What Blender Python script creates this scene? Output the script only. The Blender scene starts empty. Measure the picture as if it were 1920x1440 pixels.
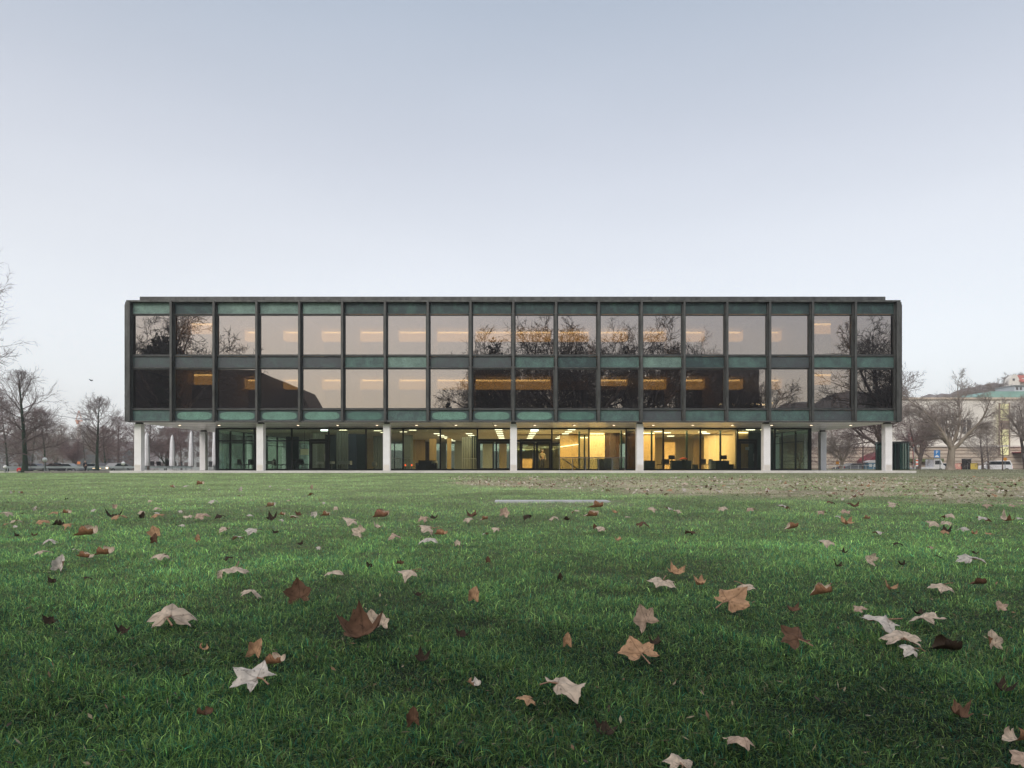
import bpy, bmesh, math, random
import numpy as np
from mathutils import Vector, Matrix
R = math.radians
rnd = random.Random(7)
scene = bpy.context.scene
COL = scene.collection
CAMX, CAMY, CAMZ, F, HY = -0.09, -49.7, 0.32, 1331.0, 878.0

# ------------------------------------------------------------------ camera
cam = bpy.data.cameras.new('camera'); cam_o = bpy.data.objects.new('camera', cam); COL.objects.link(cam_o)
cam.sensor_width = 36; cam.lens = 36 * F / 1920; cam.shift_y = (HY - 720) / 1920
cam.clip_start = 0.05; cam.clip_end = 3000
cam_o.location = (CAMX, CAMY, CAMZ); cam_o.rotation_euler = (R(90), 0, 0)
scene.camera = cam_o

# ------------------------------------------------------------------ sky and sun
world = bpy.data.worlds.new('World'); scene.world = world; world.use_nodes = True
nt = world.node_tree; nt.nodes.clear()
def N(t, **k):
    n = nt.nodes.new(t)
    for a, b in k.items(): setattr(n, a, b)
    return n
SUN_EL, SUN_AZ = 36.0, 200.0            # behind the camera, veiled by thin cloud
sky = N('ShaderNodeTexSky', sky_type='NISHITA', sun_disc=False)
sky.sun_elevation = R(SUN_EL); sky.sun_rotation = R(SUN_AZ); sky.dust_density = 2.0
tc = N('ShaderNodeTexCoord'); sep = N('ShaderNodeSeparateXYZ'); nt.links.new(tc.outputs['Generated'], sep.inputs[0])
ramp = N('ShaderNodeValToRGB'); nt.links.new(sep.outputs['Z'], ramp.inputs[0])
def stops(r, st):
    e = r.color_ramp.elements
    e[0].position, e[0].color = st[0][0], (*st[0][1], 1)
    e[1].position, e[1].color = st[-1][0], (*st[-1][1], 1)
    for p, c in st[1:-1]:
        x = e.new(p); x.color = (*c, 1)
stops(ramp, [(0.0, (1.08, 1.07, 1.05)), (.10, (1.0, .995, .975)), (.286, (.79, .785, .785)), (.40, (.635, .645, .675)), (.546, (.445, .49, .55)), (.70, (.52, .54, .57)), (1, (.62, .64, .66))])
ramp2 = N('ShaderNodeValToRGB'); nt.links.new(sep.outputs['Z'], ramp2.inputs[0])
stops(ramp2, [(0.0, (.76, .58, .38)), (.08, (.70, .57, .42)), (.2, (.55, .50, .48)), (.32, (.70, .70, .72)), (.5, (1.0, 1.0, 1.0)), (1, (.9, .92, .95))])
mr = N('ShaderNodeMapRange'); mr.inputs[1].default_value = .35; mr.inputs[2].default_value = -.55
nt.links.new(sep.outputs['Y'], mr.inputs[0])
mx = N('ShaderNodeMix', data_type='RGBA'); nt.links.new(mr.outputs[0], mx.inputs[0])
nt.links.new(ramp.outputs[0], mx.inputs[6]); nt.links.new(ramp2.outputs[0], mx.inputs[7])
# faint streaks of thin cloud so that the sky is not a pure ramp
cn = N('ShaderNodeTexNoise'); cn.inputs['Scale'].default_value = 1.6; cn.inputs['Detail'].default_value = 3
mp = N('ShaderNodeMapping'); mp.inputs['Scale'].default_value = (1, 1, 3.5)
nt.links.new(tc.outputs['Generated'], mp.inputs[0]); nt.links.new(mp.outputs[0], cn.inputs[0])
cr = N('ShaderNodeMapRange'); cr.inputs[3].default_value = .965; cr.inputs[4].default_value = 1.035
cr.inputs[1].default_value = .3; cr.inputs[2].default_value = .7
nt.links.new(cn.outputs['Fac'], cr.inputs[0])
vm = N('ShaderNodeVectorMath', operation='SCALE'); nt.links.new(mx.outputs[2], vm.inputs[0]); nt.links.new(cr.outputs[0], vm.inputs['Scale'])
bg1 = N('ShaderNodeBackground'); nt.links.new(vm.outputs[0], bg1.inputs[0]); bg1.inputs[1].default_value = 0.93
bg2 = N('ShaderNodeBackground'); nt.links.new(sky.outputs[0], bg2.inputs[0]); bg2.inputs[1].default_value = 0.05
ad = N('ShaderNodeAddShader'); nt.links.new(bg1.outputs[0], ad.inputs[0]); nt.links.new(bg2.outputs[0], ad.inputs[1])
wo = N('ShaderNodeOutputWorld'); nt.links.new(ad.outputs[0], wo.inputs[0])

sl = bpy.data.lights.new('sun', 'SUN'); sl.energy = 1.4; sl.angle = R(22); sl.color = (1, .9, .8)
so = bpy.data.objects.new('sun', sl); COL.objects.link(so)
so.rotation_euler = (R(90 - SUN_EL), 0, R(-20))
scene.view_settings.view_transform = 'Standard'; scene.view_settings.look = 'None'
scene.view_settings.exposure = 0.0; scene.view_settings.gamma = 1.0
scene.cycles.max_bounces = 6; scene.cycles.transparent_max_bounces = 16
scene.cycles.diffuse_bounces = 3; scene.cycles.glossy_bounces = 4
scene.cycles.sample_clamp_indirect = 4.0
scene.cycles.caustics_reflective = False; scene.cycles.caustics_refractive = False

# ------------------------------------------------------------------ helpers
def px(x, y, d):
    return Vector((CAMX + (x - 960) * d / F, CAMY + d, CAMZ + (HY - y) * d / F))
def sm(a, b, x):
    t = np.clip((x - a) / (b - a), 0, 1); return t * t * (3 - 2 * t)
def gz(X, Y):
    X = np.asarray(X, float); Y = np.asarray(Y, float)
    d = Y - CAMY
    z = np.where(d > 0, -.28 + .0056 * np.clip(d, 0, 84), -.28)
    z = z + .012 * np.sin(X * 1.3 + .7 * d) * np.sin(d * 1.1 - X * .5) * (d < 30) + .006 * np.sin(X * 3.7 - d * 2.9) * (d < 14)
    left = 1 - sm(-26, -22, X)
    z = z * (1 - left * sm(50.5, 55, d)) + (-.17) * left * sm(50.5, 55, d)
    z = z * (1 - sm(86, 96, d)) + (-.32) * sm(86, 96, d)
    z = np.where((np.abs(X) < 28.6) & (d > 49.9) & (d < 108), np.minimum(z, -.05), z)
    return z
def g1(X, Y): return float(gz(X, Y))

def tag(o, label, cat, group=None):
    o['label'] = label; o['category'] = cat
    if group: o['group'] = group
    return o
def thing(name, label, cat, loc=(0, 0, 0), rz=0, group=None):
    o = bpy.data.objects.new(name, None); COL.objects.link(o); o.location = loc; o.rotation_euler.z = rz
    o.empty_display_size = .2
    return tag(o, label, cat, group)
def link(name, me, mat=None, parent=None, loc=None):
    o = bpy.data.objects.new(name, me); COL.objects.link(o)
    if mat: me.materials.append(mat)
    if parent: o.parent = parent
    if loc is not None: o.location = loc
    return o
def copy_tree(o, parent=None):
    c = o.copy(); COL.objects.link(c); c.parent = parent
    for ch in list(o.children): copy_tree(ch, c)
    return c

class MB:
    def __init__(s): s.v = []; s.f = []
    def box(s, x0, x1, y0, y1, z0, z1):
        b = len(s.v)
        s.v += [(x, y, z) for z in (z0, z1) for y in (y0, y1) for x in (x0, x1)]
        for q in ((0, 2, 3, 1), (4, 5, 7, 6), (0, 1, 5, 4), (2, 6, 7, 3), (0, 4, 6, 2), (1, 3, 7, 5)):
            s.f.append(tuple(b + i for i in q))
        return s
    def cbox(s, c, d): return s.box(c[0]-d[0]/2, c[0]+d[0]/2, c[1]-d[1]/2, c[1]+d[1]/2, c[2]-d[2]/2, c[2]+d[2]/2)
    def tube(s, pts, rs, n=8, cap=True):
        pts = [Vector(p) for p in pts]
        if not hasattr(rs, '__len__'): rs = [rs] * len(pts)
        b = len(s.v)
        for i, p in enumerate(pts):
            t = (pts[min(i+1, len(pts)-1)] - pts[max(i-1, 0)])
            if t.length < 1e-9: t = Vector((0, 0, 1))
            t.normalize(); a = t.cross(Vector((0, 1, 0)) if abs(t.y) < .9 else Vector((1, 0, 0))).normalized(); c = t.cross(a)
            for k in range(n):
                w = 2 * math.pi * k / n
                s.v.append(tuple(p + (a * math.cos(w) + c * math.sin(w)) * rs[i]))
        for i in range(len(pts) - 1):
            for k in range(n):
                s.f.append((b+i*n+k, b+i*n+(k+1) % n, b+(i+1)*n+(k+1) % n, b+(i+1)*n+k))
        if cap:
            s.f.append(tuple(b+k for k in range(n))[::-1]); s.f.append(tuple(b+(len(pts)-1)*n+k for k in range(n)))
        return s
    def prism(s, poly, axis, a0, a1):     # poly of 2D points, extruded on axis
        b = len(s.v); n = len(poly)
        for a in (a0, a1):
            for (u, w) in poly:
                s.v.append({'x': (a, u, w), 'y': (u, a, w), 'z': (u, w, a)}[axis])
        s.f.append(tuple(range(b, b+n))); s.f.append(tuple(range(b+n, b+2*n))[::-1])
        for i in range(n): s.f.append((b+i, b+n+i, b+n+(i+1) % n, b+(i+1) % n))
        return s
    def sphere(s, c, r, nu=12, nv=8):
        if not hasattr(r, '__len__'): r = (r, r, r)
        zs = [math.cos(math.pi * j / nv) for j in range(nv+1)]
        b = len(s.v)
        for j in range(nv+1):
            q = math.sin(math.pi * j / nv)
            for k in range(nu):
                w = 2*math.pi*k/nu
                s.v.append((c[0]+r[0]*q*math.cos(w), c[1]+r[1]*q*math.sin(w), c[2]+r[2]*zs[j]))
        for j in range(nv):
            for k in range(nu):
                s.f.append((b+j*nu+k, b+(j+1)*nu+k, b+(j+1)*nu+(k+1) % nu, b+j*nu+(k+1) % nu))
        return s
    def build(s, name, mat, parent=None, smooth=False, loc=None, fix=True):
        me = bpy.data.meshes.new(name); me.from_pydata(s.v, [], s.f)
        if fix:
            bm = bmesh.new(); bm.from_mesh(me)
            bmesh.ops.remove_doubles(bm, verts=bm.verts, dist=1e-5) if smooth else None
            bmesh.ops.recalc_face_normals(bm, faces=bm.faces); bm.to_mesh(me); bm.free()
        if smooth: me.polygons.foreach_set('use_smooth', [True]*len(me.polygons))
        me.update()
        return link(name, me, mat, parent, loc)

def mat(name, col, rough=.6, metal=0., var=0., vscale=5., bump=0., bscale=40., emit=None, estr=0., spec=.5, col2=None, coord='Object', stretch=None):
    m = bpy.data.materials.new(name); m.use_nodes = True; t = m.node_tree; p = t.nodes['Principled BSDF']
    p.inputs['Base Color'].default_value = (*col, 1); p.inputs['Roughness'].default_value = rough
    p.inputs['Metallic'].default_value = metal; p.inputs['Specular IOR Level'].default_value = spec
    if var or bump or col2:
        c = t.nodes.new('ShaderNodeTexCoord'); src = c.outputs[coord]
        if stretch:
            mp_ = t.nodes.new('ShaderNodeMapping'); mp_.inputs['Scale'].default_value = stretch
            t.links.new(src, mp_.inputs[0]); src = mp_.outputs[0]
    if var or col2:
        n = t.nodes.new('ShaderNodeTexNoise'); n.inputs['Scale'].default_value = vscale; n.inputs['Detail'].default_value = 6; n.inputs['Roughness'].default_value = .65
        t.links.new(src, n.inputs[0])
        r = t.nodes.new('ShaderNodeValToRGB'); t.links.new(n.outputs['Fac'], r.inputs[0])
        a = col; b = col2 if col2 else tuple(min(1, x * (1 + var)) for x in col)
        if not col2: a = tuple(x * (1 - var) for x in col)
        r.color_ramp.elements[0].position = .34; r.color_ramp.elements[0].color = (*a, 1)
        r.color_ramp.elements[1].position = .66; r.color_ramp.elements[1].color = (*b, 1)
        t.links.new(r.outputs[0], p.inputs['Base Color'])
    if bump:
        n2 = t.nodes.new('ShaderNodeTexNoise'); n2.inputs['Scale'].default_value = bscale; n2.inputs['Detail'].default_value = 4
        t.links.new(src, n2.inputs[0])
        bp = t.nodes.new('ShaderNodeBump'); bp.inputs['Strength'].default_value = bump; bp.inputs['Distance'].default_value = .02
        t.links.new(n2.outputs['Fac'], bp.inputs['Height']); t.links.new(bp.outputs[0], p.inputs['Normal'])
    if emit: p.inputs['Emission Color'].default_value = (*emit, 1); p.inputs['Emission Strength'].default_value = estr
    return m
def glow(name, c, s):
    m = bpy.data.materials.new(name); m.use_nodes = True; t = m.node_tree; t.nodes.clear()
    e = t.nodes.new('ShaderNodeEmission'); e.inputs[0].default_value = (*c, 1); e.inputs[1].default_value = s
    o = t.nodes.new('ShaderNodeOutputMaterial'); t.links.new(e.outputs[0], o.inputs[0]); return m
def glass(name, refl, tcol, gcol=(1, 1, 1), rough=0.0, fres=True, wob=0.0):
    """thin pane: mirror-like coating mixed with tinted see-through"""
    m = bpy.data.materials.new(name); m.use_nodes = True; t = m.node_tree; t.nodes.clear()
    gl = t.nodes.new('ShaderNodeBsdfGlossy'); gl.inputs['Color'].default_value = (*gcol, 1); gl.inputs['Roughness'].default_value = rough
    tr = t.nodes.new('ShaderNodeBsdfTransparent'); tr.inputs['Color'].default_value = (*tcol, 1)
    mxs = t.nodes.new('ShaderNodeMixShader'); o = t.nodes.new('ShaderNodeOutputMaterial')
    if fres:
        lw = t.nodes.new('ShaderNodeLayerWeight'); lw.inputs['Blend'].default_value = .18
        ma = t.nodes.new('ShaderNodeMapRange'); ma.inputs[3].default_value = refl; ma.inputs[4].default_value = 1.0
        t.links.new(lw.outputs['Fresnel'], ma.inputs[0]); ma.inputs[1].default_value = .03
        t.links.new(ma.outputs[0], mxs.inputs[0])
    else: mxs.inputs[0].default_value = refl
    if wob:
        c = t.nodes.new('ShaderNodeTexCoord'); n = t.nodes.new('ShaderNodeTexNoise'); n.inputs['Scale'].default_value = .55; n.inputs['Detail'].default_value = 1
        t.links.new(c.outputs['Object'], n.inputs[0]); bp = t.nodes.new('ShaderNodeBump'); bp.inputs['Strength'].default_value = wob; bp.inputs['Distance'].default_value = .01
        t.links.new(n.outputs['Fac'], bp.inputs['Height']); t.links.new(bp.outputs[0], gl.inputs['Normal'])
    t.links.new(tr.outputs[0], mxs.inputs[1]); t.links.new(gl.outputs[0], mxs.inputs[2]); t.links.new(mxs.outputs[0], o.inputs[0])
    return m

M = {}
M['bronze'] = mat('bronze', (.055, .052, .048), .45, .35, var=.35, vscale=3, bump=.1)
M['bronze_light'] = mat('bronze_flange', (.072, .076, .074), .5, .25, var=.55, vscale=2.5, stretch=(1, 1, .3))
M['bronze_frame'] = mat('bronze_frame', (.05, .055, .055), .5, .3, var=.3, vscale=3)
M['dark_steel'] = mat('dark_steel', (.018, .026, .026), .4, .3)
M['white_stone'] = mat('white_stone', (.82, .82, .83), .6, var=.06, vscale=1.5, bump=.05)
M['plinth'] = mat('plinth_concrete', (.62, .61, .59), .8, var=.1, vscale=1.2, bump=.15)
M['soffit'] = mat('soffit_metal', (.84, .80, .75), .34, .5, var=.03, vscale=.6)
M['ceiling'] = mat('ceiling_white', (.80, .75, .66), .8)
M['floor'] = mat('stone_floor', (.46, .42, .36), .3, var=.15, vscale=2)
M['carpet'] = mat('carpet', (.05, .04, .03), .9)
M['office_wall'] = mat('office_wall', (.55, .42, .25), .7)
M['cupboard'] = mat('cupboard_wood', (.03, .02, .014), .5, var=.3, vscale=2)
M['wood'] = mat('wood_panel', (.60, .42, .20), .5, var=.12, vscale=1.5, stretch=(6, 6, .6))
M['wood_light'] = mat('wood_light', (.72, .58, .36), .5, var=.08, vscale=1.5, stretch=(6, 6, .6))
M['wood_dark'] = mat('wood_dark', (.07, .035, .018), .45, var=.3, vscale=2)
M['curtain'] = mat('curtain', (.42, .45, .40), .9)
M['cloth'] = mat('white_cloth', (.70, .72, .72), .9)
M['parasol'] = mat('parasol_canvas', (.84, .86, .90), .85, var=.05, vscale=2)
M['black'] = mat('black_plastic', (.02, .02, .022), .5)
M['dark_teal'] = mat('dark_teal', (.02, .045, .05), .5)
M['blue_dark'] = mat('dark_blue_panel', (.05, .08, .14), .6)
M['green_dark'] = mat('dark_green_steel', (.015, .05, .042), .35, .2)
M['grey_metal'] = mat('grey_metal', (.28, .30, .31), .45, .5)
M['white_paint'] = mat('white_paint', (.75, .76, .77), .35)
M['orange_flower'] = mat('orange_petals', (.85, .12, .03), .6)
M['asphalt'] = mat('asphalt', (.06, .06, .062), .85, var=.2, vscale=8, bump=.2)
M['pale_gravel'] = mat('pale_gravel', (.22, .21, .19), .95, var=.2, vscale=3)
M['bark_dark'] = mat('bark_dark', (.12, .095, .085), .95, var=.35, vscale=3, stretch=(1, 1, .3))
M['bark_mossy'] = mat('bark_mossy', (.035, .040, .030), .95, col2=(.035, .075, .045), vscale=1.1)
M['bark_pale'] = mat('bark_pale', (.21, .175, .14), .95, col2=(.36, .32, .27), vscale=1.6, stretch=(1, 1, .4))
M['leaf_stalk'] = mat('leaf_stalk', (.28, .17, .11), .8)
M['twig'] = mat('twig', (.17, .13, .125), .95)
M['twig_red'] = mat('twig_red', (.23, .165, .16), .95)
M['twig_grey'] = mat('twig_grey', (.30, .26, .235), .95)
M['twig_dark'] = mat('twig_dark', (.03, .024, .022), .95)
M['ivy'] = mat('ivy_leaf', (.012, .022, .012), .8, var=.5, vscale=1)
M['up_glow'] = glow('clerestory_glow', (1.0, .66, .24), 1.6)
M['up_glow_top'] = glow('clerestory_glow_top', (1.0, .66, .26), 2.3)
M['strip_glow'] = glow('strip_lamp_glow', (1.0, .78, .42), 6.0)
M['head_glow'] = glow('ceiling_glow_strip', (1.0, .55, .25), 2.4)
M['lamp_glow'] = glow('ceiling_lamp_glow', (1.0, .86, .60), 5.0)
M['white_glow'] = glow('white_lamp_glow', (.9, 1.0, .95), 4.0)
M['down_glow'] = glow('downlight_glow', (1.0, .76, .5), 6.0)
M['head_lamp'] = glow('head_lamp_glow', (1.0, .72, .36), 6.0)
M['tail_lamp'] = glow('tail_lamp_glow', (1.0, .10, .02), 3.0)
M['amber_lamp'] = glow('amber_lamp_glow', (1.0, .35, .05), 2.5)
M['yellow_window'] = glow('lit_window_glow', (.90, .84, .46), 1.0)
M['glass_up'] = glass('bronze_tinted_glass', .62, (.66, .56, .41), (.62, .60, .585), 0.0, True, wob=.06)
M['glass_low'] = glass('clear_glass', .10, (.80, .86, .80), (.72, .85, .80), 0.0, True)
M['glass_side'] = glass('side_glass', .12, (.74, .86, .80), (.72, .85, .80), 0.0, False)
M['glass_rail'] = glass('rail_glass', .14, (.70, .74, .70), (1, 1, 1), 0.0, True)
M['car_glass'] = mat('car_glass', (.02, .03, .035), .08)
M['tyre'] = mat('tyre', (.015, .015, .015), .8)

def patina_mat(name, amount, oval, base=(.055, .085, .085), green=(.14, .30, .25)):
    """bronze spandrel sheet with verdigris bloom; oval = a cushion-shaped bloom in the sheet's middle"""
    m = bpy.data.materials.new(name); m.use_nodes = True; t = m.node_tree; p = t.nodes['Principled BSDF']
    p.inputs['Roughness'].default_value = .55; p.inputs['Metallic'].default_value = .15
    c = t.nodes.new('ShaderNodeTexCoord'); n = t.nodes.new('ShaderNodeTexNoise'); oi = t.nodes.new('ShaderNodeObjectInfo')
    cmb = t.nodes.new('ShaderNodeVectorMath'); cmb.operation = 'MULTIPLY_ADD'
    t.links.new(oi.outputs['Random'], cmb.inputs[0]); cmb.inputs[1].default_value = (37, 11, 53)
    t.links.new(c.outputs['Object'], cmb.inputs[2])
    n.inputs['Scale'].default_value = 1.5; n.inputs['Detail'].default_value = 6; n.inputs['Roughness'].default_value = .7
    t.links.new(cmb.outputs[0], n.inputs[0])
    def mth(op, a, b=None, cl=False):
        k = t.nodes.new('ShaderNodeMath'); k.operation = op; k.use_clamp = cl
        for i, v in enumerate((a, b)):
            if v is None: continue
            if isinstance(v, (int, float)): k.inputs[i].default_value = v
            else: t.links.new(v, k.inputs[i])
        return k.outputs[0]
    nf = mth('MULTIPLY', mth('SUBTRACT', n.outputs['Fac'], .5), 2.6)
    if oval:
        s = t.nodes.new('ShaderNodeSeparateXYZ'); t.links.new(c.outputs['Generated'], s.inputs[0])
        ex = mth('POWER', mth('ABSOLUTE', mth('MULTIPLY', mth('SUBTRACT', s.outputs[0], .5), 2.15)), 5)
        ez = mth('POWER', mth('ABSOLUTE', mth('MULTIPLY', mth('SUBTRACT', s.outputs[2], .46), 2.55)), 2.6)
        e = mth('SUBTRACT', 1.0, mth('ADD', ex, ez))
        fac = mth('ADD', mth('MULTIPLY', e, 3.2), mth('MULTIPLY', nf, .55), True)
        fac = mth('MULTIPLY', fac, mth('ADD', amount, mth('MULTIPLY', nf, .5)), True)
    else:
        fac = mth('ADD', amount, nf, True)
    n3 = t.nodes.new('ShaderNodeTexNoise'); n3.inputs['Scale'].default_value = 45; n3.inputs['Detail'].default_value = 3
    t.links.new(cmb.outputs[0], n3.inputs[0])
    g = t.nodes.new('ShaderNodeMix'); g.data_type = 'RGBA'; t.links.new(fac, g.inputs[0])
    g.inputs[6].default_value = (*base, 1); g.inputs[7].default_value = (*green, 1)
    h = t.nodes.new('ShaderNodeMix'); h.data_type = 'RGBA'; h.blend_type = 'MULTIPLY'; h.inputs[0].default_value = 1
    r = t.nodes.new('ShaderNodeMapRange'); r.inputs[1].default_value = .3; r.inputs[2].default_value = .7; r.inputs[3].default_value = .35; r.inputs[4].default_value = 1.7
    t.links.new(n3.outputs['Fac'], r.inputs[0]); t.links.new(g.outputs[2], h.inputs[6]); t.links.new(r.outputs[0], h.inputs[7])
    t.links.new(h.outputs[2], p.inputs['Base Color'])
    return m
PAT = {'dark': patina_mat('spandrel_dark', .04, False, (.028, .052, .056), (.08, .18, .155)),
       'grey': patina_mat('spandrel_grey', .14, False, (.062, .073, .082), (.07, .12, .11)),
       'mid': patina_mat('spandrel_mid', .35, False, (.055, .088, .090), (.10, .20, .175)),
       'teal': patina_mat('spandrel_teal', .60, False, (.085, .14, .132), (.17, .27, .235)),
       'oval': patina_mat('spandrel_oval', .85, True, (.040, .068, .072), (.14, .28, .225)),
       'ovalfaint': patina_mat('spandrel_oval_faint', .45, True, (.045, .08, .08), (.10, .24, .19))}

HAZE = .0006
# ------------------------------------------------------------------ ground, paths, road
def lawn_material():
    m = bpy.data.materials.new('lawn_ground'); m.use_nodes = True; t = m.node_tree; p = t.nodes['Principled BSDF']
    p.inputs['Roughness'].default_value = .95; p.inputs['Specular IOR Level'].default_value = .2
    a = t.nodes.new('ShaderNodeVertexColor'); a.layer_name = 'tint'
    c = t.nodes.new('ShaderNodeTexCoord'); n = t.nodes.new('ShaderNodeTexNoise'); n.inputs['Scale'].default_value = 9; n.inputs['Detail'].default_value = 8; n.inputs['Roughness'].default_value = .8
    t.links.new(c.outputs['Object'], n.inputs[0])
    r = t.nodes.new('ShaderNodeMapRange'); r.inputs[1].default_value = .3; r.inputs[2].default_value = .7; r.inputs[3].default_value = .55; r.inputs[4].default_value = 1.5
    t.links.new(n.outputs['Fac'], r.inputs[0])
    h = t.nodes.new('ShaderNodeMix'); h.data_type = 'RGBA'; h.blend_type = 'MULTIPLY'; h.inputs[0].default_value = 1
    t.links.new(a.outputs[0], h.inputs[6]); t.links.new(r.outputs[0], h.inputs[7]); t.links.new(h.outputs[2], p.inputs['Base Color'])
    b = t.nodes.new('ShaderNodeBump'); b.inputs['Strength'].default_value = .8; b.inputs['Distance'].default_value = .04
    t.links.new(n.outputs['Fac'], b.inputs['Height']); t.links.new(b.outputs[0], p.inputs['Normal'])
    return m
def vnoise(X, Y, s, seed=0):
    """value noise on numpy arrays"""
    rs = np.random.RandomState(seed); T = rs.rand(256, 256)
    x = X * s + 1000; y = Y * s + 1000; xi = np.floor(x).astype(int); yi = np.floor(y).astype(int); fx = x - xi; fy = y - yi
    fx = fx*fx*(3-2*fx); fy = fy*fy*(3-2*fy)
    q = lambda i, j: T[(xi+i) % 256, (yi+j) % 256]
    return (q(0,0)*(1-fx)+q(1,0)*fx)*(1-fy)+(q(0,1)*(1-fx)+q(1,1)*fx)*fy
def brown(X, Y):
    """worn, leaf-strewn patch of lawn in front of the building's right half"""
    d = Y - CAMY
    n = vnoise(X, Y, .35, 3) - .5; n2 = vnoise(X, Y, 1.4, 4) - .5
    near = np.interp(X, [-2.5, -1.2, 1, 4, 8, 14], [26, 20, 15, 12.6, 10.6, 10.0])
    a = sm(-2.2, 3.4, d - near + n * 5 + n2 * 2.5)
    b = 1 - .8*sm(24, 38, d + n * 6)
    c = sm(-3.2, -1.8, X + n * 1.5)
    return a * b * c * np.clip(.84 + n2 * 1.1 + n * .7, 0, 1)
xs = np.concatenate([-np.geomspace(900, 46, 14), np.linspace(-44, 44, 160), np.geomspace(46, 900, 14)])
ys = np.concatenate([-np.geomspace(900, 56, 16), np.linspace(-54, -30, 110), np.linspace(-29.5, 60, 140), np.geomspace(62, 880, 16)])
GX, GY = np.meshgrid(xs, ys); GZ = gz(GX, GY) - .012
ny, nx = GX.shape
V = np.stack([GX.ravel(), GY.ravel(), GZ.ravel()], 1)
idx = np.arange(ny*nx).reshape(ny, nx)
Q = np.stack([idx[:-1, :-1], idx[:-1, 1:], idx[1:, 1:], idx[1:, :-1]], -1).reshape(-1, 4)
def np_mesh(name, V, loops, starts, cols=None, smooth=False):
    me = bpy.data.meshes.new(name); me.vertices.add(len(V)); me.vertices.foreach_set('co', V.astype(np.float32).ravel())
    me.loops.add(len(loops)); me.loops.foreach_set('vertex_index', loops.astype(np.int32))
    me.polygons.add(len(starts)); me.polygons.foreach_set('loop_start', starts.astype(np.int32))
    if smooth: me.polygons.foreach_set('use_smooth', np.ones(len(starts), bool))
    if cols is not None:
        a = me.color_attributes.new('tint', 'FLOAT_COLOR', 'POINT')
        a.data.foreach_set('color', np.concatenate([cols, np.ones((len(cols), 1))], 1).astype(np.float32).ravel())
    me.update(calc_edges=True); return me
dist = GY - CAMY
bw = brown(GX, GY)[..., None]
near_c = np.array([.006, .013, .006]); far_c = np.array([.23, .265, .145]); bro = np.array([.37, .33, .225])  # near ground almost black: shade between the blades put into its colour
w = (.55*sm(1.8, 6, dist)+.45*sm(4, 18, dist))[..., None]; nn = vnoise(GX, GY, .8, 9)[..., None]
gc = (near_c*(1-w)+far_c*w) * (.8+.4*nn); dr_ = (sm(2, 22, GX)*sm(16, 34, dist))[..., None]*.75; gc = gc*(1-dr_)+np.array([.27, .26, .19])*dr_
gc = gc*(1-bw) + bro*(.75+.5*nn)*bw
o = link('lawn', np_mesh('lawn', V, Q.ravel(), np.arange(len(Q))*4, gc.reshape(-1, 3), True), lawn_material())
o['kind'] = 'structure'
def sheet(name, x0, x1, y0, y1, z, m, kind='structure'):
    o = MB().box(x0, x1, y0, y1, z-.05, z).build(name, m); o['kind'] = kind; return o
sheet('road', -420, 420, 58.5, 74, -.30, M['asphalt'])
sheet('path', -140, -28.35, 8.0, 12.0, -.155, M['pale_gravel'])
b = MB()
for i in range(-40, 41): b.box(i*9.0, i*9.0+4, 66.1, 66.25, -.302, -.296)
b.build('road_marking', M['white_paint'])['kind'] = 'structure'
b = MB().box(-420, 420, 58.2, 58.5, -.34, -.18); b.build('kerb', M['plinth'])['kind'] = 'structure'
b = MB().box(-420, 420, 74, 77.5, -.34, -.19); b.build('pavement', M['pale_gravel'])['kind'] = 'structure'

# ------------------------------------------------------------------ the office building
BD = 45.0                                   # depth
zb, zt = 3.58, 12.10
bld = thing('office_building', 'long two-storey bronze and glass block raised on white columns above a glazed lit ground floor', 'building')
MB().box(-28.1, 28.05, -.30, BD+1, -.35, .15).build('plinth', M['plinth'], bld)
MB().box(-27.1, 27.1, .12, BD-.1, zb, zb+.06).build('soffit', M['soffit'], bld)
# soffit joints
b = MB()
for k in range(-9, 9): b.box(k*3+1.49, k*3+1.51, .14, BD-.2, zb-.004, zb+.02)
for y in range(3, 45, 3): b.box(-27.0, 27.0, y-.01, y+.01, zb-.004, zb+.02)
b.build('soffit_joint', M['bronze_frame'], bld)
MB().box(-27.0, 27.0, .45, BD-.5, zt-.14, zt-.02).build('roof', M['bronze'], bld)
b = MB().box(-26.55, 26.45, .75, 1.05, zt-.02, zt+.42).box(-26.55, 26.45, BD-1.3, BD-1, zt-.02, zt+.42).box(-26.55, -26.25, 1.05, BD-1.3, zt-.02, zt+.42).box(26.15, 26.45, 1.05, BD-1.3, zt-.02, zt+.42)
b.build('parapet', M['bronze_light'], bld)
b = MB().box(-27.05, 27.05, .10, .42, zt-.10, zt+.02); b.build('roof_edge', M['bronze_light'], bld)
MB().box(-27.05, 27.05, .10, .42, zb-.02, zb+.05).build('bottom_edge', M['bronze_frame'], bld)
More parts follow.
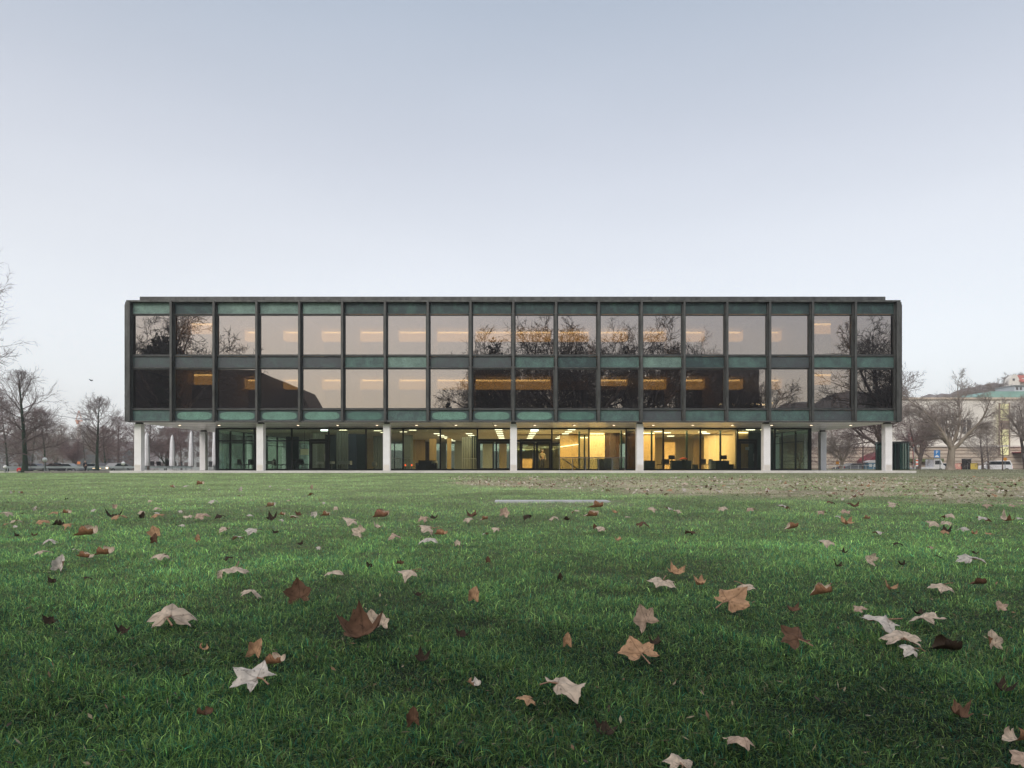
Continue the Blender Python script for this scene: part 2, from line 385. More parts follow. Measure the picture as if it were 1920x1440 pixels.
# side and rear cladding
for sx in (-1, 1):
    for za, zc2 in ((zb+.02, 4.5), (7.35, 8.3), (11.1, zt-.03)):
        MB().box(*sorted((sx*27.0, sx*26.86)), .5, .5+44.4, za, zc2).build('side_spandrel', PAT['dark'], bld)
    b = MB()
    for k in range(1, 16): b.box(*sorted((sx*26.95, sx*27.20)), .42+k*3-.07, .42+k*3+.07, zb+.01, zt-.04)
    b.build('side_mullion', M['bronze_light'], bld)
    MB().box(*sorted((sx*26.93, sx*26.90)), .6, BD-.6, 4.5, 7.35).box(*sorted((sx*26.93, sx*26.90)), .6, BD-.6, 8.3, 11.1).build('side_glazing', M['glass_up'], bld)
    # stepped corner post
    MB().box(*sorted((sx*27.0, sx*27.13)), .02, .30, zb+.0, zt+.0).build('corner_post', M['bronze_light'], bld)
    MB().box(*sorted((sx*27.131, sx*27.17)), .16, .40, zb+.02, zt-.06).build('corner_post', M['bronze_frame'], bld)
    MB().box(*sorted((sx*27.171, sx*27.25)), .12, .40, zb+.03, zt-.12).build('corner_post', M['bronze_light'], bld)
    MB().box(*sorted((sx*27.251, sx*27.28)), .26, .44, zb+.05, zt-.2).build('corner_post', M['bronze_frame'], bld)
    MB().box(*sorted((sx*27.281, sx*27.34)), .22, .48, zb+.06, zt-.26).build('corner_post', M['bronze'], bld)
MB().box(-27, 27, BD-.3, BD-.1, zb, zt-.15).build('rear_wall', PAT['dark'], bld)
# front facade: 18 bays, three bands of spandrels, two bands of windows
SP = [('teal dark teal teal teal dark dark dark dark dark dark dark dark dark dark dark dark dark'.split(), 11.21, 11.99),
      ('grey grey grey grey grey mid teal grey grey mid dark mid teal dark mid grey mid mid'.split(), 7.43, 8.20),
      ('mid oval oval oval oval ovalfaint mid oval oval oval ovalfaint mid grey mid mid mid grey mid'.split(), 3.68, 4.42)]
for kinds, z0, z1 in SP:
    me = None
    for i, kd in enumerate(kinds):
        x = -27 + 3*i
        me = bpy.data.meshes.new('spandrel'); bm_ = MB().box(-1.36, 1.36, 0, .10, 0, z1-z0)
        o = bm_.build('spandrel', PAT[kd], bld, loc=(x+1.5, .40, z0))
        if kd in ('teal',): o['label'] = 'pale verdigris green spandrel panel'
        if kd == 'oval': o['label'] = 'spandrel panel with an oval bloom of bright green patina'
for z0, z1 in ((4.45, 7.38), (8.23, 11.16)):
    for i in range(18):
        x = -27 + 3*i
        wloc = (x+1.5, .36, z0)
        fb = MB().box(-1.40, 1.40, 0, .12, 0, .12).box(-1.40, 1.40, 0, .12, z1-z0-.08, z1-z0).box(-1.40, -1.33, 0, .12, .12, z1-z0-.08).box(1.33, 1.40, 0, .12, .12, z1-z0-.08)
        f = fb.build('window', M['bronze_frame'], bld, loc=wloc)
        pb = MB().box(-1.33, 1.33, .05, .062, .12, z1-z0-.08)
        p = pb.build('pane', M['glass_up'], f)
        # tiny out-of-plane tilt of each pane, as in any real curtain wall
        p.rotation_euler = (rnd.uniform(-.0014, .0014), 0, rnd.uniform(-.0016, .0016))
for i in range(19):
    x = -27 + 3*i
    b = MB().box(-.075, .075, 0, .035, 0, zt-zb-.05).box(-.022, .022, .035, .34, 0.005, zt-zb-.055).box(-.099, .099, .34, .50, .01, zt-zb-.06)
    b.build('mullion', M['bronze_light'] if True else None, bld, loc=(x + (.06 if i == 0 else -.06 if i == 18 else 0), 0, zb+.02))
# continuous transom rails above and below each window band
for z in (4.425, 7.385, 8.205, 11.165):
    MB().box(-26.98, 26.98, .30, .345, z, z+.045).build('rail', M['bronze_light'], bld)
# columns
row_front = [-27+.33+.02, -17.98, -9, 0.02, 9, 18, 27-.36]
def column(x, y, base=True):
    b = MB().box(-.24, .24, 0, .52, 0, zb-.15-.12)
    c = b.build('column', M['white_stone'], bld, loc=(x, y, .15))
    MB().box(-.18, .18, .06, .46, zb-.15-.12, zb-.15+.0).build('capital', M['bronze_frame'], c)
    MB().box(-.20, .20, -.012, 0, .02, .42).build('base_plate', M['soffit'], c) if base else None
for x in row_front: column(x, .65)
for y in (11.2, 22, 33, 43.5):
    for x in (-26.65, 26.65): column(x, y, False)
for x in (-18, -9, 0, 9, 18): column(x, 43.5, False)
# downlights in the soffit
for k in range(18):
    o = MB().tube([(0, 0, -.008), (0, 0, .02)], .085, 10).build('downlight', M['down_glow'], bld, loc=(-25.6 + 3.0*k + .25, 4.25, zb))

# --- upper floors: slabs, ceilings, office partitions, glowing clerestories
for zf, zc in ((4.30, 7.44), (8.08, 11.22)):
    MB().box(-26.8, 26.8, .55, 16, zf-.1, zf).build('floor_slab', M['carpet'], bld)
    MB().box(-26.8, 26.8, .55, 16, zc, zc+.08).build('office_ceiling', M['ceiling'], bld)
    MB().box(-26.8, 26.8, 6.5, 6.62, zf, zc-.92).build('cupboard_wall', M['cupboard'], bld)
    MB().box(-26.8, 26.8, 8.4, 8.5, zf, zc).build('corridor_wall', M['office_wall'], bld)
    for i in range(1, 18):
        x = -27+3*i
        MB().box(x-.05, x+.05, .62, 6.5, zf, zc-.01).build('partition', M['office_wall'] if i % 3 else M['cupboard'], bld)
top_lit = {2: (0, 1, 3.2), 3: (0, 1, 6.4), 4: (0, 1, 6.4), 17: (.05, .9, 3.2)}
for i in range(5, 17): top_lit[i] = (0, 1, 6.4)
low_lit = {2: (.05, 1, 3.2), 3: (0, 1, 6.4), 4: (0, 1, 6.4), 17: (.0, .9, 3.2), 12: (0, 1, 6.4)}
for i in (5, 6, 7, 8, 9, 10, 13, 14, 15, 16): low_lit[i] = (0, 1, 6.4)
for lit, zc in ((top_lit, 11.22), (low_lit, 7.44)):
    for i, (a, c, yd) in lit.items():
        x0 = -27+3*(i-1)+.07 + a*2.86; x1 = -27+3*(i-1)+.07+c*2.86
        lo = zc-.90 if not (i == 12 and zc < 8) else zc-.62; hi = zc-.12
        q = MB().box(x0, x1, yd-.03, yd, lo, hi)
        if yd > 5:      # returns of the clerestory into the room's side walls
            q.box(x0, x0+.02, yd-.75, yd-.031, lo, hi).box(x1-.02, x1, yd-.75, yd-.031, lo, hi)
        o = q.build('clerestory', M['up_glow'] if zc < 8 else M['up_glow_top'], bld)
        MB().box(x0+.02, x1-.02, yd-.10, yd-.04, hi-.13, hi+.0).build('strip_lamp', M['strip_glow'], o)
        if yd < 5: MB().box(x0-.3, x1+.05, yd+.01, yd+.08, zc-3.1, zc-.9).build('cupboard', M['cupboard'], bld)
for i in range(6, 19):
    x = -27+3*(i-1)
    MB().box(x+.25, x+2.75, .66, .70, 11.145, 11.19).build('ceiling_glow_strip', M['head_glow'], bld)  # glowing strip added in place of the lit ceiling edge at the window head

# --- ground floor: glazing
GY0 = 7.60; GT = zb - .02
def gmull(x, y, wd=.06): return MB().box(-wd, wd, -.03, .12, .15, GT).build('ground_mullion', M['dark_steel'], bld, loc=(x, y, 0))
for k in range(-8, 9): gmull(3*k + (.10 if k == -8 else -.05 if k == 8 else .12), GY0, .13 if abs(k) == 8 else .06)
MB().box(-24.0, 24.0, GY0-.04, GY0+.13, GT-.10, GT+.01).box(-24, 24, GY0-.04, GY0+.13, .15, .26).build('ground_frame', M['dark_steel'], bld)
TR = 2.56
doors = {-6: (1.5, 2.95), -1: (0.05, 2.75), 0: (.45, 2.95), 6: (0.08, 1.5)}
trans = [-8, -7, -6, -1, 0, 6]
for k in trans:
    x0, x1 = 3*k+.18, 3*k+3.06
    hh = .045 if k < -5 else .10
    if k == 6: x1 = x0+1.4
    MB().box(x0, x1, GY0-.02, GY0+.10, TR-hh/2-.04, TR+hh/2).build('transom', M['dark_steel'], bld)
for k in range(-8, 8):
    MB().box(3*k+.18, 3*k+3.06, GY0+.04, GY0+.05, .26, GT-.1).build('ground_pane', M['glass_low'], bld)
for k, (a, c) in doors.items():
    x0, x1 = 3*k+.12+a, 3*k+.12+c
    leaves = 2 if c-a > 2 else 1; wd = (x1-x0)/leaves
    MB().box(x0-.06, x0+.06, GY0-.08, GY0+.14, .15, TR+.12).box(x1-.06, x1+.06, GY0-.08, GY0+.14, .15, TR+.12).box(x0+.06, x1-.06, GY0-.08, GY0+.14, TR-.10, TR+.12).build('door_frame', M['dark_steel'], bld)
    for j in range(leaves):
        u0, u1 = x0+j*wd+.07, x0+(j+1)*wd-.07
        d = MB().box(u0, u0+.11, GY0-.06, GY0, .17, TR-.12).box(u1-.11, u1, GY0-.06, GY0, .17, TR-.12).box(u0+.11, u1-.11, GY0-.06, GY0, .17, .33).box(u0+.11, u1-.11, GY0-.06, GY0, TR-.26, TR-.12).build('door', M['dark_steel'], bld)
        hx = u1-.16 if j == 0 else u0+.16
        MB().tube([(hx, GY0-.12, .9), (hx, GY0-.12, 1.5)], .015, 6).box(hx-.01, hx+.01, GY0-.12, GY0-.06, 1.0, 1.02).box(hx-.01, hx+.01, GY0-.12, GY0-.06, 1.4, 1.42).build('handle', M['grey_metal'], d)
# side and rear glazing of the ground floor
for sx in (-1, 1):
    b = MB()
    for y in (10.6, 13.6, 16.6, 19.6, 22.6, 28.6, 34.6, 40.4): b.box(sx*24-.06, sx*24+.06, y-.06, y+.06, .15, GT)
    b.box(sx*24-.05, sx*24+.05, GY0+.14, 40.4, GT-.1, GT).box(sx*24-.05, sx*24+.05, GY0+.14, 40.4, .15, .26).box(sx*24-.04, sx*24+.04, GY0+.14, 40.4, TR-.03, TR+.03)
    b.build('side_frame', M['dark_steel'], bld)
    MB().box(sx*24-.005, sx*24+.005, GY0+.14, 40.4, .26, GT-.1).build('side_pane', M['glass_side'], bld)
b = MB()
for k in range(-8, 9): b.box(3*k-.06, 3*k+.06, 40.4, 40.5, .15, GT)
b.box(-24, 24, 40.39, 40.51, GT-.1, GT).box(-24, 24, 40.39, 40.51, .15, .3).build('rear_frame', M['dark_steel'], bld)
MB().box(-24, 24, 40.45, 40.46, .3, GT-.1).build('rear_pane', M['glass_low'], bld)
MB().box(-23.9, 23.9, GY0+.15, 40.3, .151, .165).build('ground_floor', M['floor'], bld)
MB().box(-23.9, 23.9, GY0+.15, 40.3, zb-.06, zb-.012).build('lobby_ceiling', M['ceiling'], bld)
# ceiling lamps in receding rows
n_l = 0
for X in (-7.0, -4.05, -1.2, 1.8, 4.85):
    for j in range(8):
        y = GY0 + 1.2 + j*3.4
        if X in (-7.0, -4.05) and j < 2: continue
        if X == 4.85 and j > 5: continue
        MB().box(X-.30, X+.30, y, y+.55, zb-.085, zb-.061).build('ceiling_lamp', M['lamp_glow'], bld); n_l += 1
for (X, y) in ((-14.2, 9.5), (-11.5, 10.5), (-11.5, 13.5), (-8.4, 9.6), (-9.6, 12.4)):
    MB().box(X-.3, X+.3, y, y+.2, zb-.085, zb-.061).build('ceiling_lamp', M['lamp_glow'], bld)
for (X, y) in ((-15.4, 8.3), (1.75, 8.2)):
    MB().box(X-.32, X+.32, y, y+.1, zb-.22, zb-.08).build('exit_lamp', M['white_glow'], bld)
for X, y in ((11.2, 13), (12.6, 12), (13.8, 14), (12.2, 16.5), (14.8, 18), (16.6, 12.5), (17.6, 15), (10.6, 16), (12.9, 19.5), (15.6, 20.5), (19.6, 8.9), (20.8, 8.9)):
    MB().tube([(X, y, zb-.10), (X, y, zb-.061)], .36, 12).build('round_ceiling_lamp', M['lamp_glow'], bld)
for x0p, x1p, d, z in ((1104.5, 1134, 63.9, 3.38), (1198, 1228, 62.9, 3.38), (1086, 1104, 71.8, 3.38), (1380, 1404, 61.4, 3.36)):
    MB().box(px(x0p, 878, d).x+.1, px(x1p, 878, d).x-.1, CAMY+d-.12, CAMY+d-.02, z, z+.06).build('cove_lamp', M['strip_glow'], bld)
MB().prism([(px(1051, 0, 65.9).x, 2.28), (px(1085, 0, 65.9).x, 2.52), (px(1085, 0, 65.9).x, 2.58), (px(1051, 0, 65.9).x, 2.34)], 'y', CAMY+65.84, CAMY+65.9).build('cove_lamp', M['strip_glow'], bld)
# interior walls and panels placed by depth
def wall(x0p, x1p, d, m, z0=.165, z1=None, th=.15, name='interior_wall'):
    a = px(x0p, 878, d).x; c = px(x1p, 878, d).x
    z1 = zb-.065 if z1 is None else z1
    return MB().box(min(a, c), max(a, c), CAMY+d, CAMY+d+th, z0, z1).build(name, m, bld)
wall(1050, 1086, 66.0, M['wood'])                       # lit timber wall left of the stair
wall(1104.5, 1134, 64.0, M['wood_light'])
wall(1134, 1162, 64.2, M['wood_dark'])
wall(1174, 1201, 60.5, M['wood_dark'])
wall(1086, 1104, 72, M['wood_light'])
wall(1198, 1228, 63, M['wood'])
wall(1226, 1378, 76, M['wood_light'])                   # back wall of the bright room
wall(1246, 1266, 70, M['wood'], z1=2.9); wall(1300, 1322, 73, M['wood'], z1=3.2); wall(1346, 1356, 68, M['wood'])
wall(1380, 1404, 61.5, M['wood']); wall(1404, 1451, 60.3, M['dark_teal'])
for y0, x in ((58.6, 18.35),):
    MB().box(x, x+.15, y0+CAMY, 18.5, .165, zb-.065).build('interior_wall', M['wood_light'], bld)
wall(968, 1048, 92, M['wood'], name='interior_wall')
wall(756, 774, 68, M['curtain']); wall(774, 797, 80, M['wood']); wall(805, 818, 76, M['wood']); wall(838, 846, 74, M['wood'])
wall(797, 805, 86, M['wood_dark']); wall(824, 836, 88, M['curtain']); wall(852, 872, 84, M['curtain']); wall(905, 926, 82, M['curtain']); wall(884, 896, 70, M['dark_teal']); wall(936, 950, 86, M['wood_light'])
wall(631, 652, 62, M['curtain']); wall(652, 668, 66, M['blue_dark']); wall(668, 688, 66.5, M['dark_teal']); wall(700, 725, 70, M['curtain']); wall(688, 700, 76, M['wood_light'])
wall(586, 608, 63.5, M['curtain']); wall(536, 560, 72, M['dark_teal']); wall(608, 631, 68, M['dark_teal']); wall(500, 536, 86, M['curtain'])
for xp, d in ((1086, 62), (1096, 68), (1165, 60), (1222, 60), (1288, 60), (1351, 60), (1360, 66)):
    a = px(xp, 878, d).x
    MB().box(a-.07, a+.07, CAMY+d, CAMY+d+.14, .165, zb-.066).build('interior_post', M['green_dark'], bld)
MB().box(.3, 18.2, 9.0, 9.06, 3.05, 3.12).build('interior_rail', M['dark_steel'], bld)
# pleated curtains (folds)
for xp0, xp1, d in ((631, 652, 61.6), (590, 606, 63.0), (866, 892, 70), (700, 722, 69)):
    a, c = px(xp0, 878, d).x, px(xp1, 878, d).x
    n = int((c-a)/.11); poly = [(a+(c-a)*i/n, CAMY+d+(.05 if i % 2 else -.03)) for i in range(n+1)]
    poly += [(x, y+.02) for x, y in poly[::-1]]
    MB().prism(poly, 'z', .2, 3.4).build('curtain', M['curtain'], bld)

# stair balustrade (glass with a grey rail) in front of the lobby
st = thing('glass_balustrade', 'grey framed glass balustrade around the stair in front of the lobby glazing', 'balustrade', (6.4, 6.75, .15))
p0, p1 = px(1048, 0, 56.4).x-6.4, px(1173, 0, 56.4).x-6.4
MB().box(p0, p1, -.03, .03, .98, 1.05).build('top_rail', M['grey_metal'], st)
for k in range(6):
    x = p0+.04+(p1-p0-.08)*k/5
    MB().box(x-.03, x+.03, -.025, .025, 0, .98).build('post', M['grey_metal'], st)
for k in range(5):
    x0 = p0+.04+(p1-p0-.08)*k/5; x1 = p0+.04+(p1-p0-.08)*(k+1)/5
    MB().box(x0+.04, x1-.04, -.008, .008, .05, .96).build('pane', M['glass_rail'], st)
MB().tube([(p0+.3, .5, .95), (p0+1.7, .5, .0)], .045, 6).tube([(p0+3.4, .5, .95), (p0+3.9, .5, .3)], .03, 6).build('handrail', M['dark_steel'], st)

# lamps that light the rooms (they stand for the lit ceilings seen in the photograph)
def area(x, y, z, sx, sy, e, c=(1, .74, .40)):
    l = bpy.data.lights.new('room_lamp', 'AREA'); l.shape = 'RECTANGLE'; l.size = sx; l.size_y = sy; l.energy = e; l.color = c
    o = bpy.data.objects.new('room_lamp', l); COL.objects.link(o); o.location = (x, y, z); return o
area(4.5, 12, zb-.12, 9, 6, 1250, (1, .66, .30)); area(3.5, 24, zb-.12, 9, 14, 900, (1, .66, .30)); area(-5, 24, zb-.12, 8, 12, 480, (1, .78, .48))
area(14, 14, zb-.12, 7.5, 10, 1800, (1, .66, .32)); area(-15, 14, zb-.12, 12, 8, 110, (.95, .95, .75)); area(7.7, 13.9, 3.45, 3, .5, 50, (1, .75, .42))

# ------------------------------------------------------------------ furniture
def table(name, label, x, y, w, dpt, h, mcloth, mleg, grp=None, round_=False):
    t = thing(name, label, 'table', (x, y, .166), 0, grp)
    if round_:
        MB().tube([(0, 0, h-.22), (0, 0, h-.02), (0, 0, h)], [w/2+.03, w/2, w/2-.01], 20).build('tabletop', mcloth, t)
        MB().tube([(0, 0, 0), (0, 0, .03), (0, 0, .06), (0, 0, h-.22)], [.25, .25, .05, .05], 10).build('pedestal', mleg, t)
    else:
        MB().box(-w/2, w/2, -dpt/2, dpt/2, h-.05, h).box(-w/2-.01, w/2+.01, -dpt/2-.012, -dpt/2, h-.28, h-.01).box(-w/2-.012, -w/2, -dpt/2, dpt/2, h-.34, h-.01).box(w/2, w/2+.012, -dpt/2, dpt/2, h-.34, h-.01).build('tabletop', mcloth, t)
        for a in (-1, 1):
            for c in (-1, 1): MB().box(a*(w/2-.06)-.025, a*(w/2-.06)+.025, c*(dpt/2-.06)-.025, c*(dpt/2-.06)+.025, 0, h-.05).build('leg', mleg, t)
    return t
table('dining_table', 'white clothed table right of the second white column, seen through the glass', px(504, 0, 60).x, 10.3, .95, .8, .78, M['cloth'], M['black'])
table('dining_table', 'white clothed table in front of the pleated pale curtain', px(647, 0, 60).x, 10.3, 1.0, .8, .78, M['cloth'], M['black'])
table('round_table', 'small round white table behind the glass door of the dining room', px(600, 0, 61).x, 11.3, .6, .6, .72, M['cloth'], M['grey_metal'], round_=True)
table('round_table', 'small round white table just right of the dining room door', px(622, 0, 61).x, 11.3, .5, .5, .74, M['cloth'], M['grey_metal'], round_=True)
table('round_table', 'small round pale table right of the dark sofa in the lobby', px(815, 0, 62).x, 12.3, .5, .5, .80, M['cloth'], M['grey_metal'], round_=True)
def chair(label, x, y, rz, mt, grp):
    c = thing('chair', label, 'chair', (x, y, .166), rz, grp)
    MB().box(-.24, .24, -.24, .24, .42, .48).build('seat', mt, c)
    MB().prism([(.20, .50), (.24, .50), (.30, .92), (.26, .92)], 'x', -.23, .23).build('backrest', mt, c)
    for a in (-1, 1):
        for e in (-1, 1): MB().tube([(a*.2, e*.2, .42), (a*.22, e*.23, 0)], .014, 6).build('leg', M['grey_metal'], c)
    return c
c0 = chair('black dining chair just left of the second white column, behind the glass', px(452, 0, 60).x, 10.4, 1.2, M['black'], 'black dining room chairs')
for i, (xp, d, rz, lab) in enumerate(((462, 59.4, -1.4, 'black dining chair standing right against the second white column, behind the glass'), (470, 61, .3, 'black dining chair half hidden by the second white column'),
        (520, 60, 1.5, 'black dining chair right of the clothed table near the second column'), (532, 61, -1.2, 'black dining chair between the clothed table and the dining room door'), (562, 59.6, .2, 'black dining chair below the small beige lit sign'),
        (573, 60.4, 2.2, 'black dining chair left of the dining room door frame'), (548, 60.5, -2.4, 'black dining chair at the glazing post left of the beige sign'))):
    c = copy_tree(c0); c.location = (px(xp, 0, d).x, CAMY+d, .166); c.rotation_euler.z = rz; c['label'] = lab
office_chairs = [(1252, 59.6, 2.6, 'dark office chair left of the middle desk in the bright room'), (1239, 60, -2.4, 'dark office chair beside the post at the left desk'), (1319, 59.6, 2.8, 'dark office chair left of the right-hand desk'), (1328, 60.3, -2.6, 'dark office chair tucked at the right-hand desk')]
for xp, d, rz, lab in office_chairs:
    c = copy_tree(c0); c.location = (px(xp, 0, d).x, CAMY+d, .166); c.rotation_euler.z = rz; c['label'] = lab; c['group'] = 'office chairs in the bright room'
def desk(label, x0p, x1p, d, mt, h=.78, name='desk'):
    a, c = px(x0p, 0, d).x, px(x1p, 0, d).x; w = c-a
    t = thing(name, label, 'desk', ((a+c)/2, CAMY+d, .166))
    MB().box(-w/2, w/2, -.02, .02, .04, h-.03).build('front_panel', mt, t)
    MB().box(-w/2-.02, w/2+.02, -.05, .75, h-.03, h+.01).build('top', mt, t)
    for s in (-1, 1): MB().box(*sorted((s*w/2, s*(w/2-.04))), .021, .72, 0, h-.031).build('side_panel', mt, t)
    return t
desk('dark teal counter just right of the fifth white column', 1209, 1228, 58.6, M['dark_teal'])
desk('wide dark teal desk with orange flowers in the bright room', 1260, 1296, 58.8, M['dark_teal'])
desk('wide dark teal desk in front of the right-hand glazing post of the bright room', 1334, 1367, 58.8, M['dark_teal'])
desk('small dark low cabinet between the two wide desks', 1302, 1309, 58.7, M['dark_teal'], .45, 'cabinet')
desk('small dark low cabinet right of the right-hand desk', 1368, 1375, 58.7, M['dark_teal'], .48, 'cabinet')
desk('orange timber reception desk seen through the entrance doors', 974, 998, 64, M['wood'], 1.0)
desk('grey low counter behind the glass balustrade', 1121, 1152, 58.9, M['grey_metal'], .9, 'counter')
f = thing('flower_bowl', 'bowl of orange flowers on the wide dark desk', 'flowers', (px(1281, 0, 59).x, 9.2, .956))
MB().tube([(0, 0, 0), (0, 0, .07)], [.09, .16], 12).build('bowl', M['black'], f)
b = MB()
for k in range(16): b.sphere((rnd.uniform(-.3, .3), rnd.uniform(-.12, .12), .10+rnd.uniform(0, .1)), .06, 7, 5)
b.build('blossom', M['orange_flower'], f, True)
for xp, dd, lab in ((1259.5, 59.1, 'dark monitor on the left end of the flower desk'), (1357, 59.1, 'dark monitor on the right-hand desk in the bright room')):
    f = thing('monitor', lab, 'monitor', (px(xp, 0, dd).x, CAMY+dd, .956), group='desk monitors')
    MB().box(-.26, .26, -.02, .02, .10, .44).build('screen', M['black'], f); MB().box(-.03, .03, 0, .04, .012, .1).box(-.12, .12, -.08, .1, 0, .012).build('stand', M['grey_metal'], f)
f = thing('sofa', 'dark sofa in the lobby left of the stair rails', 'sofa', (px(800, 0, 62).x, 12.3, .166))
MB().box(-.75, .75, -.4, .4, .08, .42).build('seat', M['black'], f); MB().box(-.75, .75, .25, .42, .42, .85).build('backrest', M['black'], f)
for s in (-1, 1): MB().box(*sorted((s*.76, s*.92)), -.4, .42, .08, .62).build('armrest', M['black'], f)
f = thing('globe_lamp', 'white globe lamp standing on the floor left of the third white column', 'lamp', (px(702, 0, 59).x, 9.3, .166))
MB().sphere((0, 0, .48), .24, 16, 10).build('globe', M['cloth'], f, True); MB().tube([(0, 0, 0), (0, 0, .25)], [.12, .05], 10).build('foot', M['grey_metal'], f)
for xp, lab in ((760, 'small red lit lamp on the lobby floor, the left one'), (772, 'small red lit lamp beside the dark sofa')):
    f = thing('red_lamp', lab, 'lamp', (px(xp, 0, 60).x, 10.3, .166), group='small red lamps in the lobby')
    MB().tube([(0, 0, 0), (0, 0, .02), (0, 0, .03), (0, 0, .35)], [.09, .09, .02, .02], 8).build('stand', M['black'], f); MB().sphere((0, 0, .42), .07, 8, 6).build('bulb', M['tail_lamp'], f, True)
# pale baluster rails
for x0p, x1p, d, lab in ((735, 770, 61, 'pale baluster rail in the lobby just right of the third white column'), (868, 893, 62, 'pale baluster rail at the lobby stair left of the double doors')):
    a, c = px(x0p, 0, d).x, px(x1p, 0, d).x; n = int((c-a)/.13)
    f = thing('stair_rail', lab, 'railing', (a, CAMY+d, .166)); b = MB()
    for k in range(n+1): b.box((c-a)*k/n-.012, (c-a)*k/n+.012, -.012, .012, 0, .98)
    b.build('baluster', M['cloth'], f); MB().box(-.02, c-a+.02, -.03, .03, .98, 1.03).build('top_rail', M['cloth'], f)
f = thing('lit_sign', 'small square beige lit sign in the dining room left of its door', 'sign', (px(571, 0, 60).x, 10.3, 1.7))
MB().box(-.34, .34, .0, .03, -.25, .25).build('panel', mat('sign_beige', (.6, .6, .42), .6, emit=(.6, .6, .38), estr=.25), f)
MB().box(-.015, .015, .01, .02, .25, zb-1.77).build('hanger', M['black'], f)
f = thing('paper_notice', 'white paper notice taped inside the right-hand glass door', 'notice', (px(1400.5, 0, 57.5).x, 7.74, 1.92))
MB().box(-.15, .15, 0, .004, -.12, .12).build('sheet', M['cloth'], f)
f = thing('paper_notice', 'white paper notice in the lower left office window', 'notice', (px(385, 0, 50.6).x, .56, 6.07))
MB().box(-.14, .14, 0, .004, -.09, .09).build('sheet', M['cloth'], f)

# dark-green glass entrance drum behind the right corner column
dr = thing('glass_drum', 'dark green cylindrical glass kiosk behind the right corner column', 'kiosk', (px(1673, 0, 75).x, CAMY+75, -.05))
MB().tube([(0, 0, 2.95), (0, 0, 3.15)], 1.62, 32).build('roof', M['dark_steel'], dr)
MB().tube([(0, 0, 0), (0, 0, .15)], 1.62, 32).build('base', M['dark_steel'], dr)
MB().tube([(0, 0, .15), (0, 0, 2.95)], 1.55, 32, False).build('glazing', glass('drum_glass', .25, (.12, .28, .24), (.6, .8, .75)), dr, True)
b = MB()
for k in range(20):
    a = 2*math.pi*k/20; b.tube([(1.58*math.cos(a), 1.58*math.sin(a), .15), (1.58*math.cos(a), 1.58*math.sin(a), 2.95)], .035, 4)
b.build('mullion', M['green_dark'], dr)
MB().tube([(0, 0, .15), (0, 0, 2.9)], .7, 16).build('core', M['green_dark'], dr)

# ------------------------------------------------------------------ parasols and terrace
def parasol(label, x, y, h, z0):
    t = thing('closed_parasol', label, 'parasol', (x, y, z0), rnd.uniform(0, 3), 'closed white parasols')
    MB().tube([(0, 0, 0), (0, 0, h)], .035, 8).build('pole', M['grey_metal'], t)
    MB().box(-.3, .3, -.3, .3, 0, .09).build('base', M['plinth'], t)
    b = MB(); n = 24; prof = [(.42, .205), (.5, .235), (1.2, .225), (2.2, .20), (2.7, .175), (h-.28, .12), (h-.1, .05), (h, .01)]
    base = len(b.v)
    for z, r in prof:
        for k in range(n):
            w_ = 2*math.pi*k/n; rr = r*(1 + .13*math.cos(8*w_+z*.6)) + rnd.uniform(-.004, .004)
            b.v.append((rr*math.cos(w_), rr*math.sin(w_), z))
    for i in range(len(prof)-1):
        for k in range(n): b.f.append((i*n+k, i*n+(k+1) % n, (i+1)*n+(k+1) % n, (i+1)*n+k))
    b.f.append(tuple(range(n)))
    b.build('canopy', M['parasol'], t, True)
    MB().tube([(0, 0, 1.9), (0, 0, 1.95)], .235, 16).build('strap', M['parasol'], t)
terr = MB().box(-38, -28.12, 5.5, 34, -.30, .10).build('terrace', M['pale_gravel']); terr['kind'] = 'structure'
parasol('closed white parasol right of the left corner column', px(275, 0, 60.5).x, CAMY+60.5, 3.33, .10)
parasol('closed white parasol standing alone, shortest of the row', px(323, 0, 66.5).x, CAMY+66.5, 3.40, .10)
parasol('closed white parasol partly behind the rear left column', px(358.5, 0, 71).x, CAMY+71, 4.0, .10)
parasol('closed white parasol at the left edge of the ground floor glazing', px(402, 0, 73).x, CAMY+73, 4.2, .10)
k = 0
spots = [(266, 72), (285, 70), (300, 73), (312, 70), (333, 72), (345, 74), (382, 76), (391, 72), (398, 74)]
labs = ['right beside the left corner column', 'just right of the nearest parasol', 'midway between the two left parasols', 'just left of the shortest parasol', 'just right of the shortest parasol', 'between the shortest parasol and the rear left column', 'right of the rear left column', 'between the rear left column and the last parasol', 'right under the last parasol']
for (xp, d), lb in zip(spots, labs):
    c = copy_tree(c0); c.location = (px(xp, 0, d).x, CAMY+d, .10); c.rotation_euler.z = rnd.uniform(0, 6); c['label'] = 'dark terrace chair ' + lb; c['group'] = 'dark terrace chairs'

